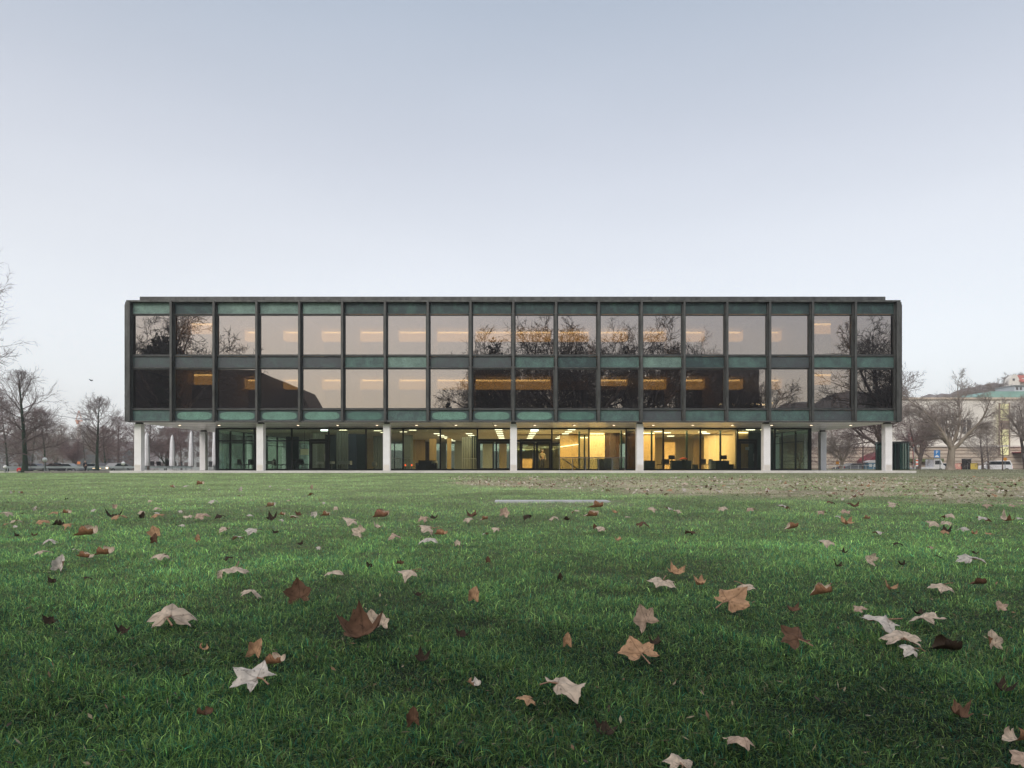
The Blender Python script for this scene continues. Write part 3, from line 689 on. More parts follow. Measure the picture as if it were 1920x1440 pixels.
# ------------------------------------------------------------------ trees
class Tubes:
    """collects polylines and turns them into one mesh of tapered tubes"""
    def __init__(s): s.g = {}
    def add(s, pts, rs, n):
        s.g.setdefault((len(pts), n), []).append((pts, rs))
    def mesh(s, name):
        Vs, Ls, off = [], [], 0
        for (k, n), L in s.g.items():
            P = np.array([a for a, _ in L]); Rr = np.array([b for _, b in L])           # (B,k,3) (B,k)
            T = np.gradient(P, axis=1); T /= np.linalg.norm(T, axis=2, keepdims=True) + 1e-9
            ref = np.where(np.abs(T[..., 2:3]) < .9, np.array([0, 0, 1.]), np.array([1., 0, 0]))
            A = np.cross(T, ref); A /= np.linalg.norm(A, axis=2, keepdims=True) + 1e-9; C = np.cross(T, A)
            w = 2*np.pi*np.arange(n)/n
            ring = P[:, :, None] + (A[:, :, None]*np.cos(w)[None, None, :, None] + C[:, :, None]*np.sin(w)[None, None, :, None]) * Rr[:, :, None, None]
            B = len(L); Vs.append(ring.reshape(-1, 3))
            i = off + np.arange(B*k*n).reshape(B, k, n); j = np.roll(i, -1, 2)
            Ls.append(np.stack([i[:, :-1], j[:, :-1], j[:, 1:], i[:, 1:]], -1).reshape(-1, 4)); off += B*k*n
        V = np.concatenate(Vs); L4 = np.concatenate(Ls)
        return np_mesh(name, V, L4.ravel(), np.arange(len(L4))*4, None, True)
def limb(rs, p, d, length, r0, r1, k, wob, up):
    pts = [p]; d = d/np.linalg.norm(d)
    for i in range(1, k):
        d = d + rs.normal(0, wob, 3) + np.array([0, 0, up]); d /= np.linalg.norm(d)
        pts.append(pts[-1] + d*length/(k-1))
    return pts, list(np.linspace(r0, r1, k)), d
def side_dir(rs, d, ang):
    v = rs.normal(0, 1, 3); v -= d*v.dot(d); v /= np.linalg.norm(v) + 1e-9
    return d*math.cos(ang) + v*math.sin(ang)
def branch(rs, tw, p, d, length, r, lev, maxlev, up=.05, dens=1.0, minr=.008):
    k = 7 if lev <= 1 else 5 if lev < maxlev else 3
    pts, rad, dl = limb(rs, p, d, length, r, max(minr*.6, r*.22), k, .13 if lev < 2 else .19, up if lev < 2 else up*.3)
    tw.add(pts, rad, 7 if lev <= 1 else 4 if lev == 2 else 3)
    if lev >= maxlev: return
    nchild = int({0: 7, 1: 8, 2: 6, 3: 5}.get(lev, 4)*dens + rs.rand())
    for i in range(nchild):
        t = .22 + .78*(i + rs.rand()*.8)/nchild; t = min(t, .99)
        q = t*(k-1); a = int(q); f = q-a
        pos = np.array(pts[a])*(1-f) + np.array(pts[a+1])*f
        seg = np.array(pts[a+1])-np.array(pts[a]); seg /= np.linalg.norm(seg)
        branch(rs, tw, pos, side_dir(rs, seg, rs.uniform(.45, 1.05)), length*rs.uniform(.42, .78)*(1.15-.45*t), max(minr, rad[a]*.6), lev+1, maxlev, up, dens, minr)
def tree_meshes(seed, H, form, maxlev=3, dens=1.0, spread=.5, tr=None, clear=.2, minr=.010):
    rs = np.random.RandomState(seed); tk = Tubes(); tw = Tubes(); tr = tr or H*.018
    if form == 'leader':
        pts, rad, _ = limb(rs, np.zeros(3), np.array([0, 0, 1.]), H*.97, tr, .02, 12, .035, .03)
        rad = [tr*1.5, tr*1.1] + [tr*(1-(i/11))**.8 + .012 for i in range(2, 12)]
        tk.add(pts, rad, 12)
        nb = int(34*dens)
        for i in range(nb):
            t = clear + (1-clear)*(i + rs.rand())/nb; t = min(t, .985); q = t*11; a = int(q); f = q-a
            pos = pts[a]*(1-f)+pts[a+1]*f; az = i*2.4+rs.rand()
            el = R(8 + 45*t) + rs.normal(0, .12)
            L = H*spread*(.35 + .65*math.sin(math.pi*min(1, (1.06-t)/(1.06-clear))*.62+.15))*rs.uniform(.7, 1.05)*min(1, (1.08-t)*2.4)
            branch(rs, tw, pos, np.array([math.cos(az)*math.cos(el), math.sin(az)*math.cos(el), math.sin(el)]), L, max(.03, tr*.40*(1-t*.7)), 1, maxlev, .06, dens, minr)
    else:
        th = H*clear
        pts, rad, dl = limb(rs, np.zeros(3), np.array([rs.normal(0, .05), rs.normal(0, .05), 1.]), th, tr*1.25, tr*.9, 6, .03, .05)
        rad[0] = tr*1.6; tk.add(pts, rad, 12)
        nl = 5 if form == 'spread' else 6
        for i in range(nl):
            az = i*2*math.pi/nl + rs.uniform(-.4, .4); el = R(rs.uniform(32, 68)) if form == 'spread' else R(rs.uniform(50, 80))
            d = np.array([math.cos(az)*math.cos(el), math.sin(az)*math.cos(el), math.sin(el)])
            L = (H-th)*rs.uniform(.72, .95)
            p2, r2, d2 = limb(rs, pts[-1] - np.array([0, 0, rs.uniform(0, .25)*th]), d, L, tr*.62, tr*.07, 10, .11, .035)
            tk.add(p2, r2, 8)
            nb = int(15*dens)
            for j in range(nb):
                t = .12+.88*(j+rs.rand())/nb; t = min(t, .99); q = t*9; a = int(q); f = q-a
                pos = p2[a]*(1-f)+p2[a+1]*f; seg = p2[a+1]-p2[a]; seg = seg/np.linalg.norm(seg)
                branch(rs, tw, pos, side_dir(rs, seg, rs.uniform(.4, .9)), L*spread*rs.uniform(.55, 1.0)*(1.15-.6*t), max(.018, r2[a]*.45), 1, maxlev, .02, dens, minr)
    return tk.mesh('trunk'), tw.mesh('crown')
TV = {}
def tree(kind, x, y, s, rz, label, bark, twig, name='bare_tree', group=None, z=None, sz=None):
    if kind not in TV: TV[kind] = tree_meshes(*KINDS[kind][0], **KINDS[kind][1])
    tkm, twm = TV[kind]; key = (kind, bark, twig)
    if key not in TV:
        a = tkm.copy(); a.materials.clear(); a.materials.append(M[bark]); c = twm.copy(); c.materials.clear(); c.materials.append(M[twig]); TV[key] = (a, c)
    a, c = TV[key]
    t = thing(name, label, 'tree', (x, y, (g1(x, y) if z is None else z)-.05), rz, group)
    t.scale = (s, s, sz or s)
    link('trunk', a, None, t); link('crown', c, None, t)
    return t
KINDS = {
 'lead1': ((11, 12, 'leader'), dict(maxlev=3, dens=.95, spread=.40, clear=.16, minr=.014, tr=.27)),
 'lead2': ((23, 12, 'leader'), dict(maxlev=3, dens=1.0, spread=.36, clear=.22, minr=.014, tr=.24)),
 'lead3': ((31, 12, 'leader'), dict(maxlev=3, dens=1.05, spread=.42, clear=.10, minr=.016, tr=.16)),
 'big': ((5, 20, 'upright'), dict(maxlev=4, dens=.8, spread=.5, clear=.24, minr=.010, tr=.42)),
 'plane1': ((41, 13, 'spread'), dict(maxlev=3, dens=1.15, spread=.46, clear=.24, minr=.013, tr=.42)),
 'plane2': ((57, 13, 'spread'), dict(maxlev=3, dens=1.15, spread=.50, clear=.26, minr=.013, tr=.36)),
 'small': ((66, 6, 'leader'), dict(maxlev=2, dens=.7, spread=.28, clear=.28, minr=.010, tr=.06)),
 'round': ((77, 10, 'upright'), dict(maxlev=3, dens=1.0, spread=.5, clear=.18, minr=.022, tr=.22)),
 'far': ((88, 24, 'upright'), dict(maxlev=4, dens=.74, spread=.52, clear=.26, minr=.026, tr=.55)),
 'far2': ((93, 24, 'spread'), dict(maxlev=4, dens=.74, spread=.52, clear=.24, minr=.026, tr=.6)),
}
def at(xp, d): p = px(xp, 878, d); return p.x, p.y
# left side, in view
x, y = at(-140, 62); tree('big', x, y, 1.05, 5.6, 'tall bare tree whose branches reach in from the left edge of the photo', 'bark_dark', 'twig')
x, y = at(-140, 66); tree('far', x, y, .86, 2.0, 'second tall bare tree at the left edge, its fine twigs just reaching into the sky', 'bark_dark', 'twig')
x, y = at(46, 82); tree('lead1', x, y, .98, 1.2, 'bare tree with an upright ivy-green trunk, tallest left of the building', 'bark_mossy', 'twig')
x, y = at(182, 92); tree('lead2', x, y, .84, 2.0, 'bare upright tree with a mossy trunk between the crane and the building', 'bark_mossy', 'twig')
lt = [(85, 104, .80, 'lead3', 'twig_red', 'reddish bare tree behind the globe street lamp'), (118, 150, .82, 'lead3', 'twig_grey', 'low grey bare tree left of the orange crane'),
      (198, 108, .60, 'lead2', 'twig_red', 'small reddish bare tree just right of the mossy upright tree'), (222, 118, .78, 'lead1', 'twig_red', 'bare reddish tree touching the left corner column'),
      (14, 112, .98, 'lead3', 'twig', 'bare tree nearest the left edge behind the ivy-green trunk'), (-20, 100, 1.05, 'lead2', 'twig_red', 'bare tree cut off by the left edge of the photo'),
      (60, 135, 1.0, 'lead3', 'twig_grey', 'far grey bare tree right behind the ivy-green trunk'), (140, 128, .62, 'round', 'twig_red', 'low rounded bare tree under the orange crane'),
      (160, 140, .78, 'lead3', 'twig_grey', 'far grey bare tree left of the mossy upright trunk'), (278, 96, .62, 'lead1', 'twig', 'bare tree seen under the soffit behind the nearest parasol'),
      (310, 120, .85, 'round', 'twig_red', 'rounded reddish bare tree between the two nearest parasols'), (340, 112, .72, 'lead3', 'twig_red', 'reddish bare tree right of the shortest parasol'),
      (385, 105, .70, 'lead2', 'twig', 'bare tree between the rear left column and the glazing'), (250, 130, .9, 'lead3', 'twig_red', 'far reddish bare tree behind the left corner column'),
      (425, 110, .8, 'lead3', 'twig', 'bare tree seen through the leftmost ground floor pane'), (452, 118, .8, 'round', 'twig', 'bare tree seen through the glass left of the second column'),
      (505, 125, .9, 'lead3', 'twig', 'bare tree seen through the glass right of the second column'), (35, 165, 1.1, 'round', 'twig_grey', 'rounded far grey tree below the ivy-green tree crown'),
      (105, 170, 1.0, 'round', 'twig_grey', 'rounded far grey tree right of the globe street lamp'), (195, 165, 1.1, 'round', 'twig_grey', 'rounded far grey tree behind the reddish small tree')]
for i, (xp, d, s, k, tw, lb) in enumerate(lt):
    x, y = at(xp, d); tree(k, x, y, s, i*1.7, lb, 'bark_dark' if i % 2 else 'bark_mossy', tw)
# right side, in view
x, y = at(1652, 88); tree('plane2', x, y, 1.0, 2.5, 'big bare tree with dark limbs behind the right corner column', 'bark_dark', 'twig')
x, y = at(1782, 74); tree('plane1', x, y, .82, 1.3, 'broad bare plane tree with a pale forked trunk right of the parking sign', 'bark_pale', 'twig_grey')
rt = [(1578, 100, .60, 'plane1', 'twig_grey', 'bark_pale', 'small pale-barked tree seen between the two right columns'), (1925, 92, .86, 'plane2', 'twig_grey', 'bark_dark', 'bare tree at the right edge in front of the museum'),
      (1842, 100, .58, 'lead1', 'twig_grey', 'bark_dark', 'slim bare tree right of the pale plane tree, in front of the dark window'), (1722, 104, .80, 'plane2', 'twig_red', 'bark_dark', 'reddish bare tree just right of the building corner'),
      (1880, 66, .82, 'small', 'twig', 'bark_dark', 'thin young tree standing alone on the lawn before the white van'), (1540, 108, .85, 'lead3', 'twig_red', 'bark_dark', 'reddish bare tree left of the rear right column'),
      (1618, 104, .75, 'lead3', 'twig_red', 'bark_dark', 'reddish bare tree above the blue cabin'), (1500, 112, .9, 'round', 'twig', 'bark_dark', 'bare tree seen through the rightmost ground floor pane'),
      (1465, 118, .9, 'lead3', 'twig', 'bark_dark', 'bare tree behind the glass right of the sixth column'), (1854, 112, .62, 'lead2', 'twig_grey', 'bark_dark', 'slim bare tree left of the yellow-lit window strip')]
for i, (xp, d, s, k, tw, bk, lb) in enumerate(rt):
    x, y = at(xp, d); tree(k, x, y, s, 3+i*1.3, lb, bk, tw)
# behind the building, seen through its ground floor glass
for i, (xp, d) in enumerate(((600, 130), (680, 140), (560, 150), (1430, 130))):
    x, y = at(xp, d); tree('lead3', x, y, .9, i*2.1, ['bare tree behind the dining room door', 'bare tree behind the blue panel of the dining room', 'far bare tree behind the second and third columns', 'bare tree behind the right-hand glass door'][i], 'bark_dark', 'twig')
# the park behind the camera: it is what the upper windows mirror
def mir(xp, V): return CAMX + (xp-960)*V/F, .8 - (CAMY + V) + 0  # mirrored in the plane y = .4
def mtree(xp, V, ytop, kind, H, rz, lb, tw='twig_dark', bk='bark_dark'):
    x, y = mir(xp, V); h = (HY-ytop)*V/F+.6; return tree(kind, x, y, h/H, rz, lb, bk, tw)
mtree(318, 140, 560, 'far', 24, .3, 'tall bare tree with an ivy-clad trunk, mirrored in the two leftmost top windows')
for i, (xp, V, yt) in enumerate(((1000, 128, 588), (1095, 124, 575), (1195, 130, 606), (1262, 138, 640), (935, 136, 655), (1320, 132, 672), (1395, 140, 694), (1672, 122, 560), (1142, 150, 640), (905, 150, 676))):
    mtree(xp, V, yt, ('far', 'far2', 'far')[i % 3], 24, i*1.9, ['broad', 'tallest', 'dense', 'slim', 'lower', 'open-crowned', 'right-hand', 'big rightmost', 'far', 'far low'][i] + ' bare park tree mirrored in the upper windows' + [' left of the middle', ' right of the centre mullion', ' in bay thirteen', ' right of bay thirteen', ' in bay nine', ' in the lower row of bay fourteen', ' above the dark block', ' at the right end', ' low between two taller trees', ' low left of the middle'][i])
def leaf_blob(name, label, c, r, n, m, seed=0, size=.25, parent=None, cat='tree'):
    rs = np.random.RandomState(seed); c = np.array(c); r = np.array(r)
    d = rs.normal(0, 1, (n, 3)); d /= np.linalg.norm(d, axis=1, keepdims=True)
    lob = 1 + .28*np.sin(d[:, :1]*5+seed) * np.cos(d[:, 2:]*6+1) + .12*np.sin(d[:, 1:2]*11)
    P = c + d*r*lob*rs.uniform(.35, 1.0, (n, 1))**.5
    a = rs.normal(0, 1, (n, 3)); a /= np.linalg.norm(a, axis=1, keepdims=True); b_ = np.cross(a, d); b_ /= np.linalg.norm(b_, axis=1, keepdims=True)+1e-9
    sz = size*rs.uniform(.5, 1.3, (n, 1))
    V = np.stack([P-a*sz, P+b_*sz*.6, P+a*sz, P-b_*sz*.6], 1).reshape(-1, 3)
    L = np.arange(n*4)
    o = link(name, np_mesh(name, V, L, np.arange(n)*4), m, parent)
    if parent is None: tag(o, label, cat)
    return o
x, y = mir(311, 138); iv = thing('ivy_thicket', 'dense dark ivy thicket round the foot of the leftmost park tree', 'ivy', (x, y, g1(x, y)))
leaf_blob('foliage', None, (0, 0, 21.0), (3.9, 3.4, 4.6), 5200, M['ivy'], 3, .38, iv); leaf_blob('foliage', None, (0, 0, 11), (3.2, 3.2, 9), 3800, M['ivy'], 4, .42, iv)
MB().tube([(0, 0, 0), (0, 0, 18)], [.5, .3], 8).build('stem', M['bark_dark'], iv)
for i, (xp, V, yt, wd_) in enumerate(((925, 134, 640, 8), (1000, 136, 765, 7), (1060, 140, 762, 8), (1130, 136, 764, 7), (1205, 140, 758, 7), (1260, 142, 764, 7), (1390, 150, 750, 6), (840, 150, 746, 2.4), (885, 140, 724, 2.2), (1660, 130, 716, 7))):
    x, y = mir(xp, V); h = (HY-yt)*V/F
    sh = thing('dark_conifer', ['dark evergreen mass ', 'low dark evergreen ', 'broad dark evergreen ', 'dark evergreen clump ', 'tall dark evergreen clump ', 'rounded dark evergreen ', 'dark evergreen beside the block ', 'small dark bush-topped evergreen ', 'narrow dark evergreen ', 'dark evergreen at the far right '][i] + 'behind the photographer, mirrored in the windows', 'tree', (x, y, g1(x, y)))
    leaf_blob('foliage', None, (0, 0, h*.62), (wd_/2*1.1, wd_/2, h*.36), int(900*wd_/2), M['ivy'], 20+i, .36, sh)
    MB().tube([(0, 0, 0), (0, 0, h*.7)], [.4, .1], 8).build('trunk', M['bark_dark'], sh)
# palace roof, block and hill behind the camera
M['old_roof'] = mat('old_tile_roof', (.035, .024, .02), .9, var=.2); M['old_wall'] = mat('old_sandstone', (.05, .042, .035), .9, var=.25, vscale=.4)
def mx_(xp, V): return mir(xp, V)[0]
V_ = 175
yb = mir(0, V_)[1]; x0, x1, x2 = mx_(215, V_), mx_(470, V_), mx_(575, V_)
pal = thing('palace_wing', 'dark palace wing with sloping roof, mirrored in the lower left windows', 'building', ((x0+x2)/2, yb, -.3))
q = (x0+x2)/2; hz = lambda yp: (HY-yp)*V_/F+.6
MB().box(x0-q-20, x2-q, -14, 0, 0, hz(772)).build('wall', M['old_wall'], pal)
MB().prism([(x0-q-20, hz(771)), (x2-q+1.5, hz(771)), (x2-q-2, hz(726)), (x1-q+2, hz(694)), (x0-q-20, hz(692))], 'y', -14.5, .5).build('roof', M['old_roof'], pal)
MB().box(x2-q-4.2, x2-q-2.2, -6, -4, hz(772), hz(724)).build('chimney', M['old_wall'], pal)
b = MB()
for k in range(10):
    MB().box(x0-q-10+k*6, x0-q-8.4+k*6, .01, .08, 5, 8).box(x0-q-10+k*6, x0-q-8.4+k*6, .01, .08, 11, 13.5).build('window', M['car_glass'], pal)
V_ = 230; yb = mir(0, V_)[1]; x0, x1, xs_ = mx_(1328, V_), mx_(1424, V_), mx_(1395, V_); q = (x0+x1)/2
blk = thing('office_block', 'dark flat-roofed block with a row of lit windows behind the photographer', 'building', (q, yb, -.3))
MB().box(x0-q, x1-q, -18, 0, 0, hz(731)*1.31).build('wall', M['old_wall'], blk)
for k in range(9):
    if k in (3,): continue
    xx = xs_-q-8+k*2.0; zc_ = (HY-756)*V_/F+.6
    MB().box(xx, xx+1.2, .02, .06, zc_-.3, zc_+.15).build('lit_window', M['strip_glow'], blk)
MB().box(xs_-q-2, xs_-q+3, -12, -6, hz(731)*1.31, hz(731)*1.31+1).build('roof_box', M['old_wall'], blk)
def hill(name, pts, y0, y1, m, zbase=-1):
    """ridge: pts = list of (x, z); a soft mound with real depth"""
    xs_ = np.linspace(pts[0][0], pts[-1][0], 90); zs = np.interp(xs_, [p[0] for p in pts], [p[1] for p in pts])
    ysn = 14; V = []; 
    for j in range(ysn):
        t = j/(ysn-1); prof = math.sin(math.pi*t)**.7 if 0 < t < 1 else 0
        for i, xx in enumerate(xs_):
            edge = min(1, i/4, (89-i)/4)
            V.append((xx, y0+(y1-y0)*t, zbase + (zs[i]-zbase)*prof*edge*(1+.05*math.sin(xx*.21+t*9)) + (rnd.uniform(-.8, .8) if 0 < t < 1 else 0)))
    V = np.array(V); I = np.arange(ysn*90).reshape(ysn, 90); L = np.stack([I[:-1, :-1], I[:-1, 1:], I[1:, 1:], I[1:, :-1]], -1).reshape(-1, 4)
    o = link(name, np_mesh(name, V, L.ravel(), np.arange(len(L))*4, None, True), m); o['kind'] = 'structure'; return o
M['wooded'] = mat('winter_wood', (.16, .145, .14), 1, col2=(.25, .22, .215), vscale=.25, bump=1, bscale=.6)
M['wooded_dark'] = mat('dusk_wood', (.018, .014, .012), 1, col2=(.03, .022, .02), vscale=.3)
V_ = 420; ym = mir(0, V_)[1]
hp = [(mx_(a, V_), (HY-b_)*V_/F) for a, b_ in ((1400, 772), (1470, 763), (1520, 757), (1560, 742), (1620, 734), (1700, 722), (1800, 700), (1950, 690), (2400, 700))]
hill('hill', hp, ym+60, ym-60, M['wooded_dark'])
V_ = 330; ym2 = mir(0, V_)[1]
hill('hill', [(mx_(a, V_), (HY-b_)*V_/F) for a, b_ in ((-300, 780), (300, 786), (480, 792), (640, 797), (760, 788), (900, 792), (1100, 785), (1350, 790), (1500, 784), (2200, 780))], ym2+50, ym2-30, M['wooded_dark'])  # low ridge added out of view to darken the ground floor glass reflections
hill('hill', [(-900, 5), (-520, 26), (-360, 24), (-260, 17), (-120, 11), (0, 9), (60, 8)], 250, 420, M['wooded'])
hp = [(px(a, 0, 330).x, (HY-b_)*330/F) for a, b_ in ((1500, 800), (1640, 775), (1760, 742), (1820, 728), (1870, 722), (1930, 716), (2000, 700), (2200, 690), (2500, 720))]
hill('hill', hp, 250, 330, M['wooded'])

# ------------------------------------------------------------------ background buildings
M['museum'] = mat('museum_render', (.74, .715, .66), .8, var=.06, vscale=.15)
M['museum_stone'] = mat('travertine', (.58, .50, .41), .85, var=.12, vscale=.5, stretch=(1, 1, 5))
M['stone_band'] = mat('stone_band', (.30, .23, .18), .85, var=.2)
M['copper'] = mat('green_copper_roof', (.25, .42, .38), .7, var=.15, vscale=.3)
M['window_dark'] = mat('window_dark', (.09, .085, .085), .25)
M['red_paint'] = mat('red_paint', (.55, .06, .05), .5); M['maroon'] = mat('maroon_roof', (.22, .03, .05), .6)
d = 122.0; yb = CAMY+d
def Z(yp, dd=d): return CAMZ+(HY-yp)*dd/F
def X(xp, dd=d): return CAMX+(xp-960)*dd/F
mu = thing('museum', 'cream rendered museum with stone-banded base and green copper roof behind the plane trees', 'building', (X(1760), yb, -.3)); q = X(1760)
MB().box(X(1530)-q, X(2100)-q, 0, 30, Z(838)+.3, Z(749)+.3).build('wall', M['museum'], mu)
MB().box(X(1440)-q, X(2100)-q, -.6, 29, 0, Z(838)+.3).build('stone_base', M['museum_stone'], mu)
b = MB()
for k in range(6): b.box(X(1440)-q, X(2100)-q, -.64, -.60, .55+k*.62, .67+k*.62)
b.build('stone_course', M['stone_band'], mu)
MB().box(X(1530)-q-.3, X(2100)-q, -.9, -.02, Z(838)+.30, Z(836)+.40).build('cornice', M['museum'], mu)
MB().box(X(1530)-q-.2, X(2100)-q, -.3, 30.2, Z(749)+.3, Z(747)+.45).build('eaves', M['museum_stone'], mu)
MB().prism([(X(1826)-q, Z(747)+.46), (X(2100)-q, Z(747)+.46), (X(2090)-q, Z(733)+.3), (X(1862)-q, Z(733)+.3)], 'y', .5, 28).build('roof', M['copper'], mu)
w_ = MB().box(X(1801)-q, X(1820)-q, -.12, -.01, Z(813)+.3, Z(787)+.3).build('window', M['window_dark'], mu)
MB().box(X(1810)-q, X(1811)-q, -.18, -.13, Z(813)+.3, Z(787)+.3).build('frame', M['museum'], w_)
w_ = MB().box(X(1711)-q, X(1728)-q, -.80, -.63, Z(833)+.3, Z(818)+.3).build('window', M['window_dark'], mu)
MB().box(X(1705)-q, X(1711)-q-.02, -.9, -.61, Z(837)+.3, Z(814)+.3).box(X(1728)-q+.02, X(1732)-q, -.9, -.61, Z(837)+.3, Z(814)+.3).build('frame', M['museum'], w_)
w_ = MB().box(X(1869)-q, X(1885)-q, -.8, -.66, Z(853)+.3, Z(758)+.3).build('stair_window', M['yellow_window'], mu)
b = MB().box(X(1867.3)-q, X(1869)-q, -.95, -.64, Z(854)+.3, Z(756)+.3).box(X(1885)-q, X(1886.7)-q, -.95, -.64, Z(854)+.3, Z(756)+.3)
for yy in (770, 786, 802, 818, 836): b.box(X(1869)-q, X(1885)-q, -.88, -.81, Z(yy)+.3, Z(yy)+.42)
b.build('frame', M['stone_band'], w_)
MB().box(X(1869)-q, X(1885)-q, -.83, -.81, Z(806)+.3, Z(789)+.3).build('panel', M['stone_band'], w_)
MB().prism([(X(1892)-q, Z(850)+.3), (X(2000)-q, Z(846)+.3), (X(2000)-q, Z(843)+.3), (X(1892)-q, Z(848)+.3)], 'y', -4, -.65).build('awning', M['maroon'], mu)
MB().box(X(1702)-q, X(1760)-q, -1.5, -.66, Z(866)+.3, Z(860)+.3).build('planter', mat('moss_green', (.13, .16, .07), .9), mu)
# maroon pavilion roof and blue cabin left of it
f = thing('pavilion', 'small pavilion with a curved maroon roof behind the blue cabin', 'pavilion', (X(1640, 118), CAMY+118, -.3)); q = X(1640, 118)
MB().prism([(X(1618, 118)-q, 1.2), (X(1660, 118)-q, 1.2), (X(1660, 118)-q, 3.55), (X(1640, 118)-q, 3.1), (X(1628, 118)-q, 2.6), (X(1618, 118)-q, 1.9)], 'y', -2, 2).build('roof', M['maroon'], f)
MB().box(X(1620, 118)-q, X(1658, 118)-q, -1.6, 1.6, 0, 1.2).build('wall', M['stone_band'], f)
f = thing('site_cabin', 'blue cabin with a rounded white roof beside the dark glass kiosk', 'cabin', (X(1634, 104), CAMY+104, -.34)); q = X(1634, 104)
MB().box(X(1623, 104)-q, X(1644, 104)-q, -.8, .8, 0, 1.45).build('wall', mat('cabin_blue', (.08, .22, .33), .5), f)
MB().prism([(X(1622, 104)-q, 1.45), (X(1645, 104)-q, 1.45), (X(1642, 104)-q, 1.72), (X(1634, 104)-q, 1.85), (X(1625, 104)-q, 1.72)], 'y', -.85, .85).build('roof', M['white_paint'], f)
for a, c in ((1624.5, 1629.5), (1633, 1641)): MB().box(X(a, 104)-q, X(c, 104)-q, -.84, -.805, .85, 1.3).build('window', M['cloth'], f)
# house on the hill
dd = 300; f = thing('hillside_house', 'cream house with a steep red roof on top of the hill at the right edge', 'house', (X(1905, dd), CAMY+dd, Z(738, dd))); q = X(1905, dd); zq = Z(738, dd)
MB().prism([(X(1879, dd)-q, -9), (X(1900, dd)-q, -9), (X(1900, dd)-q, Z(716, dd)-zq), (X(1894, dd)-q, Z(705, dd)-zq), (X(1889, dd)-q, Z(704, dd)-zq), (X(1881, dd)-q, Z(712, dd)-zq), (X(1879, dd)-q, Z(718, dd)-zq)], 'y', -4, -1.2).build('gable', M['museum'], f)
MB().box(X(1900, dd)-q+.02, X(1970, dd)-q, -3, 4, -9, Z(717, dd)-zq).build('wall', M['museum'], f)
M['red_tile'] = mat('red_tile_roof', (.42, .13, .10), .8, var=.2, vscale=.6)
b = MB(); zl, zh = Z(717.5, dd)-zq, Z(704, dd)-zq
b.v += [(X(1899, dd)-q, -4.6, zl), (X(1970, dd)-q, -4.6, zl), (X(1970, dd)-q, -1.4, zh), (X(1892, dd)-q, -1.4, zh), (X(1899, dd)-q, -4.6, zl-.3), (X(1970, dd)-q, -4.6, zl-.3), (X(1970, dd)-q, -1.4, zh-.3), (X(1892, dd)-q, -1.4, zh-.3)]
b.f += [(0, 1, 2, 3), (7, 6, 5, 4), (0, 4, 5, 1), (1, 5, 6, 2), (2, 6, 7, 3), (3, 7, 4, 0)]
b.build('roof', M['red_tile'], f)
for xp in (1906, 1913): MB().box(X(xp, dd)-q, X(xp+4, dd)-q, -3.4, -.6, Z(713.5, dd)-zq, Z(711, dd)-zq).build('dormer', M['cloth'], f)
MB().box(X(1886, dd)-q, X(1890, dd)-q, -4.1, -4.01, Z(716, dd)-zq, Z(712, dd)-zq).build('window', M['window_dark'], f)
f = thing('pale_villa', 'pale blue-grey flat villa just under the red-roofed house', 'house', (X(1912, 200), CAMY+200, 12)); q = X(1912, 200)
MB().box(X(1902, 200)-q, X(1990, 200)-q, 0, 8, -12, Z(724, 200)-12).build('wall', mat('villa_wall', (.5, .55, .6), .6), f)
MB().box(X(1901, 200)-q, X(1992, 200)-q, -.4, 8.2, Z(724, 200)-12, Z(722, 200)-12).build('roof', M['grey_metal'], f)
for xp in (1905, 1912): MB().box(X(xp, 200)-q, X(xp+4, 200)-q, -.06, -.01, Z(731, 200)-12, Z(726, 200)-12).build('window', M['window_dark'], f)
rg = random.Random(5)
for i, (xp, yt, dd) in enumerate(((1848, 718, 300), (1862, 714, 295), (1874, 720, 300), (1836, 726, 290), (1818, 728, 300), (1893, 722, 280), (1900, 700, 330), (1915, 696, 330), (1790, 736, 290), (1770, 742, 290), (1805, 732, 280))):
    h = 13
    tree('round', X(xp, dd), CAMY+dd, 1.25, i*2.2, ['bare tree on the hill left of the cream house', 'rounded bare tree against the cream house wall', 'low bare tree under the cream house', 'bare tree lower on the hill, left of the rounded one', 'bare tree on the hill above the green roof', 'dark bush-like tree in front of the red roof', 'treetop rising behind the red roof', 'treetop behind the red roof at the photo edge', 'bare tree at the left foot of the hill', 'leftmost bare tree on the hill', 'bare tree midway down the hill'][i], 'bark_dark', 'twig_grey', z=Z(yt, dd)-h+1)
# left: pale blocks behind the trees
M['block_pale'] = mat('pale_block', (.36, .38, .40), .8, var=.08, vscale=.1); M['block_grey'] = mat('grey_block', (.20, .21, .22), .85, var=.1, vscale=.1)
def block(label, x0p, x1p, ytop, dd, m, rows, cols_, dep=14):
    q = X((x0p+x1p)/2, dd); a, c = X(x0p, dd)-q, X(x1p, dd)-q; h = Z(ytop, dd)+.3
    f = thing('far_block', label, 'building', (q, CAMY+dd, -.3), 0, 'far blocks behind the trees')
    MB().box(a, c, 0, dep, 0, h).build('wall', m, f); MB().box(a-.3, c+.3, -.3, dep+.3, h, h+.35).build('roof', M['grey_metal'], f)
    fh = h/rows
    for r_ in range(rows):
        for k in range(cols_):
            w0 = a+(c-a)*(k+.22)/cols_; w1 = a+(c-a)*(k+.78)/cols_
            MB().box(w0, w1, -.06, -.01, r_*fh+fh*.35, r_*fh+fh*.8).build('window', M['window_dark'], f)
block('long pale white block with dark windows seen under the soffit behind the parasols', 298, 400, 805, 190, M['block_pale'], 4, 9)
block('low grey block behind the bare trees left of the crane', 60, 140, 838, 200, M['block_grey'], 3, 10)
block('grey block between the crane and the mossy tree', 148, 232, 846, 215, M['block_grey'], 3, 8)
block('grey block at the left edge behind the ivy-green trunk', -60, 34, 830, 205, M['block_grey'], 4, 9)
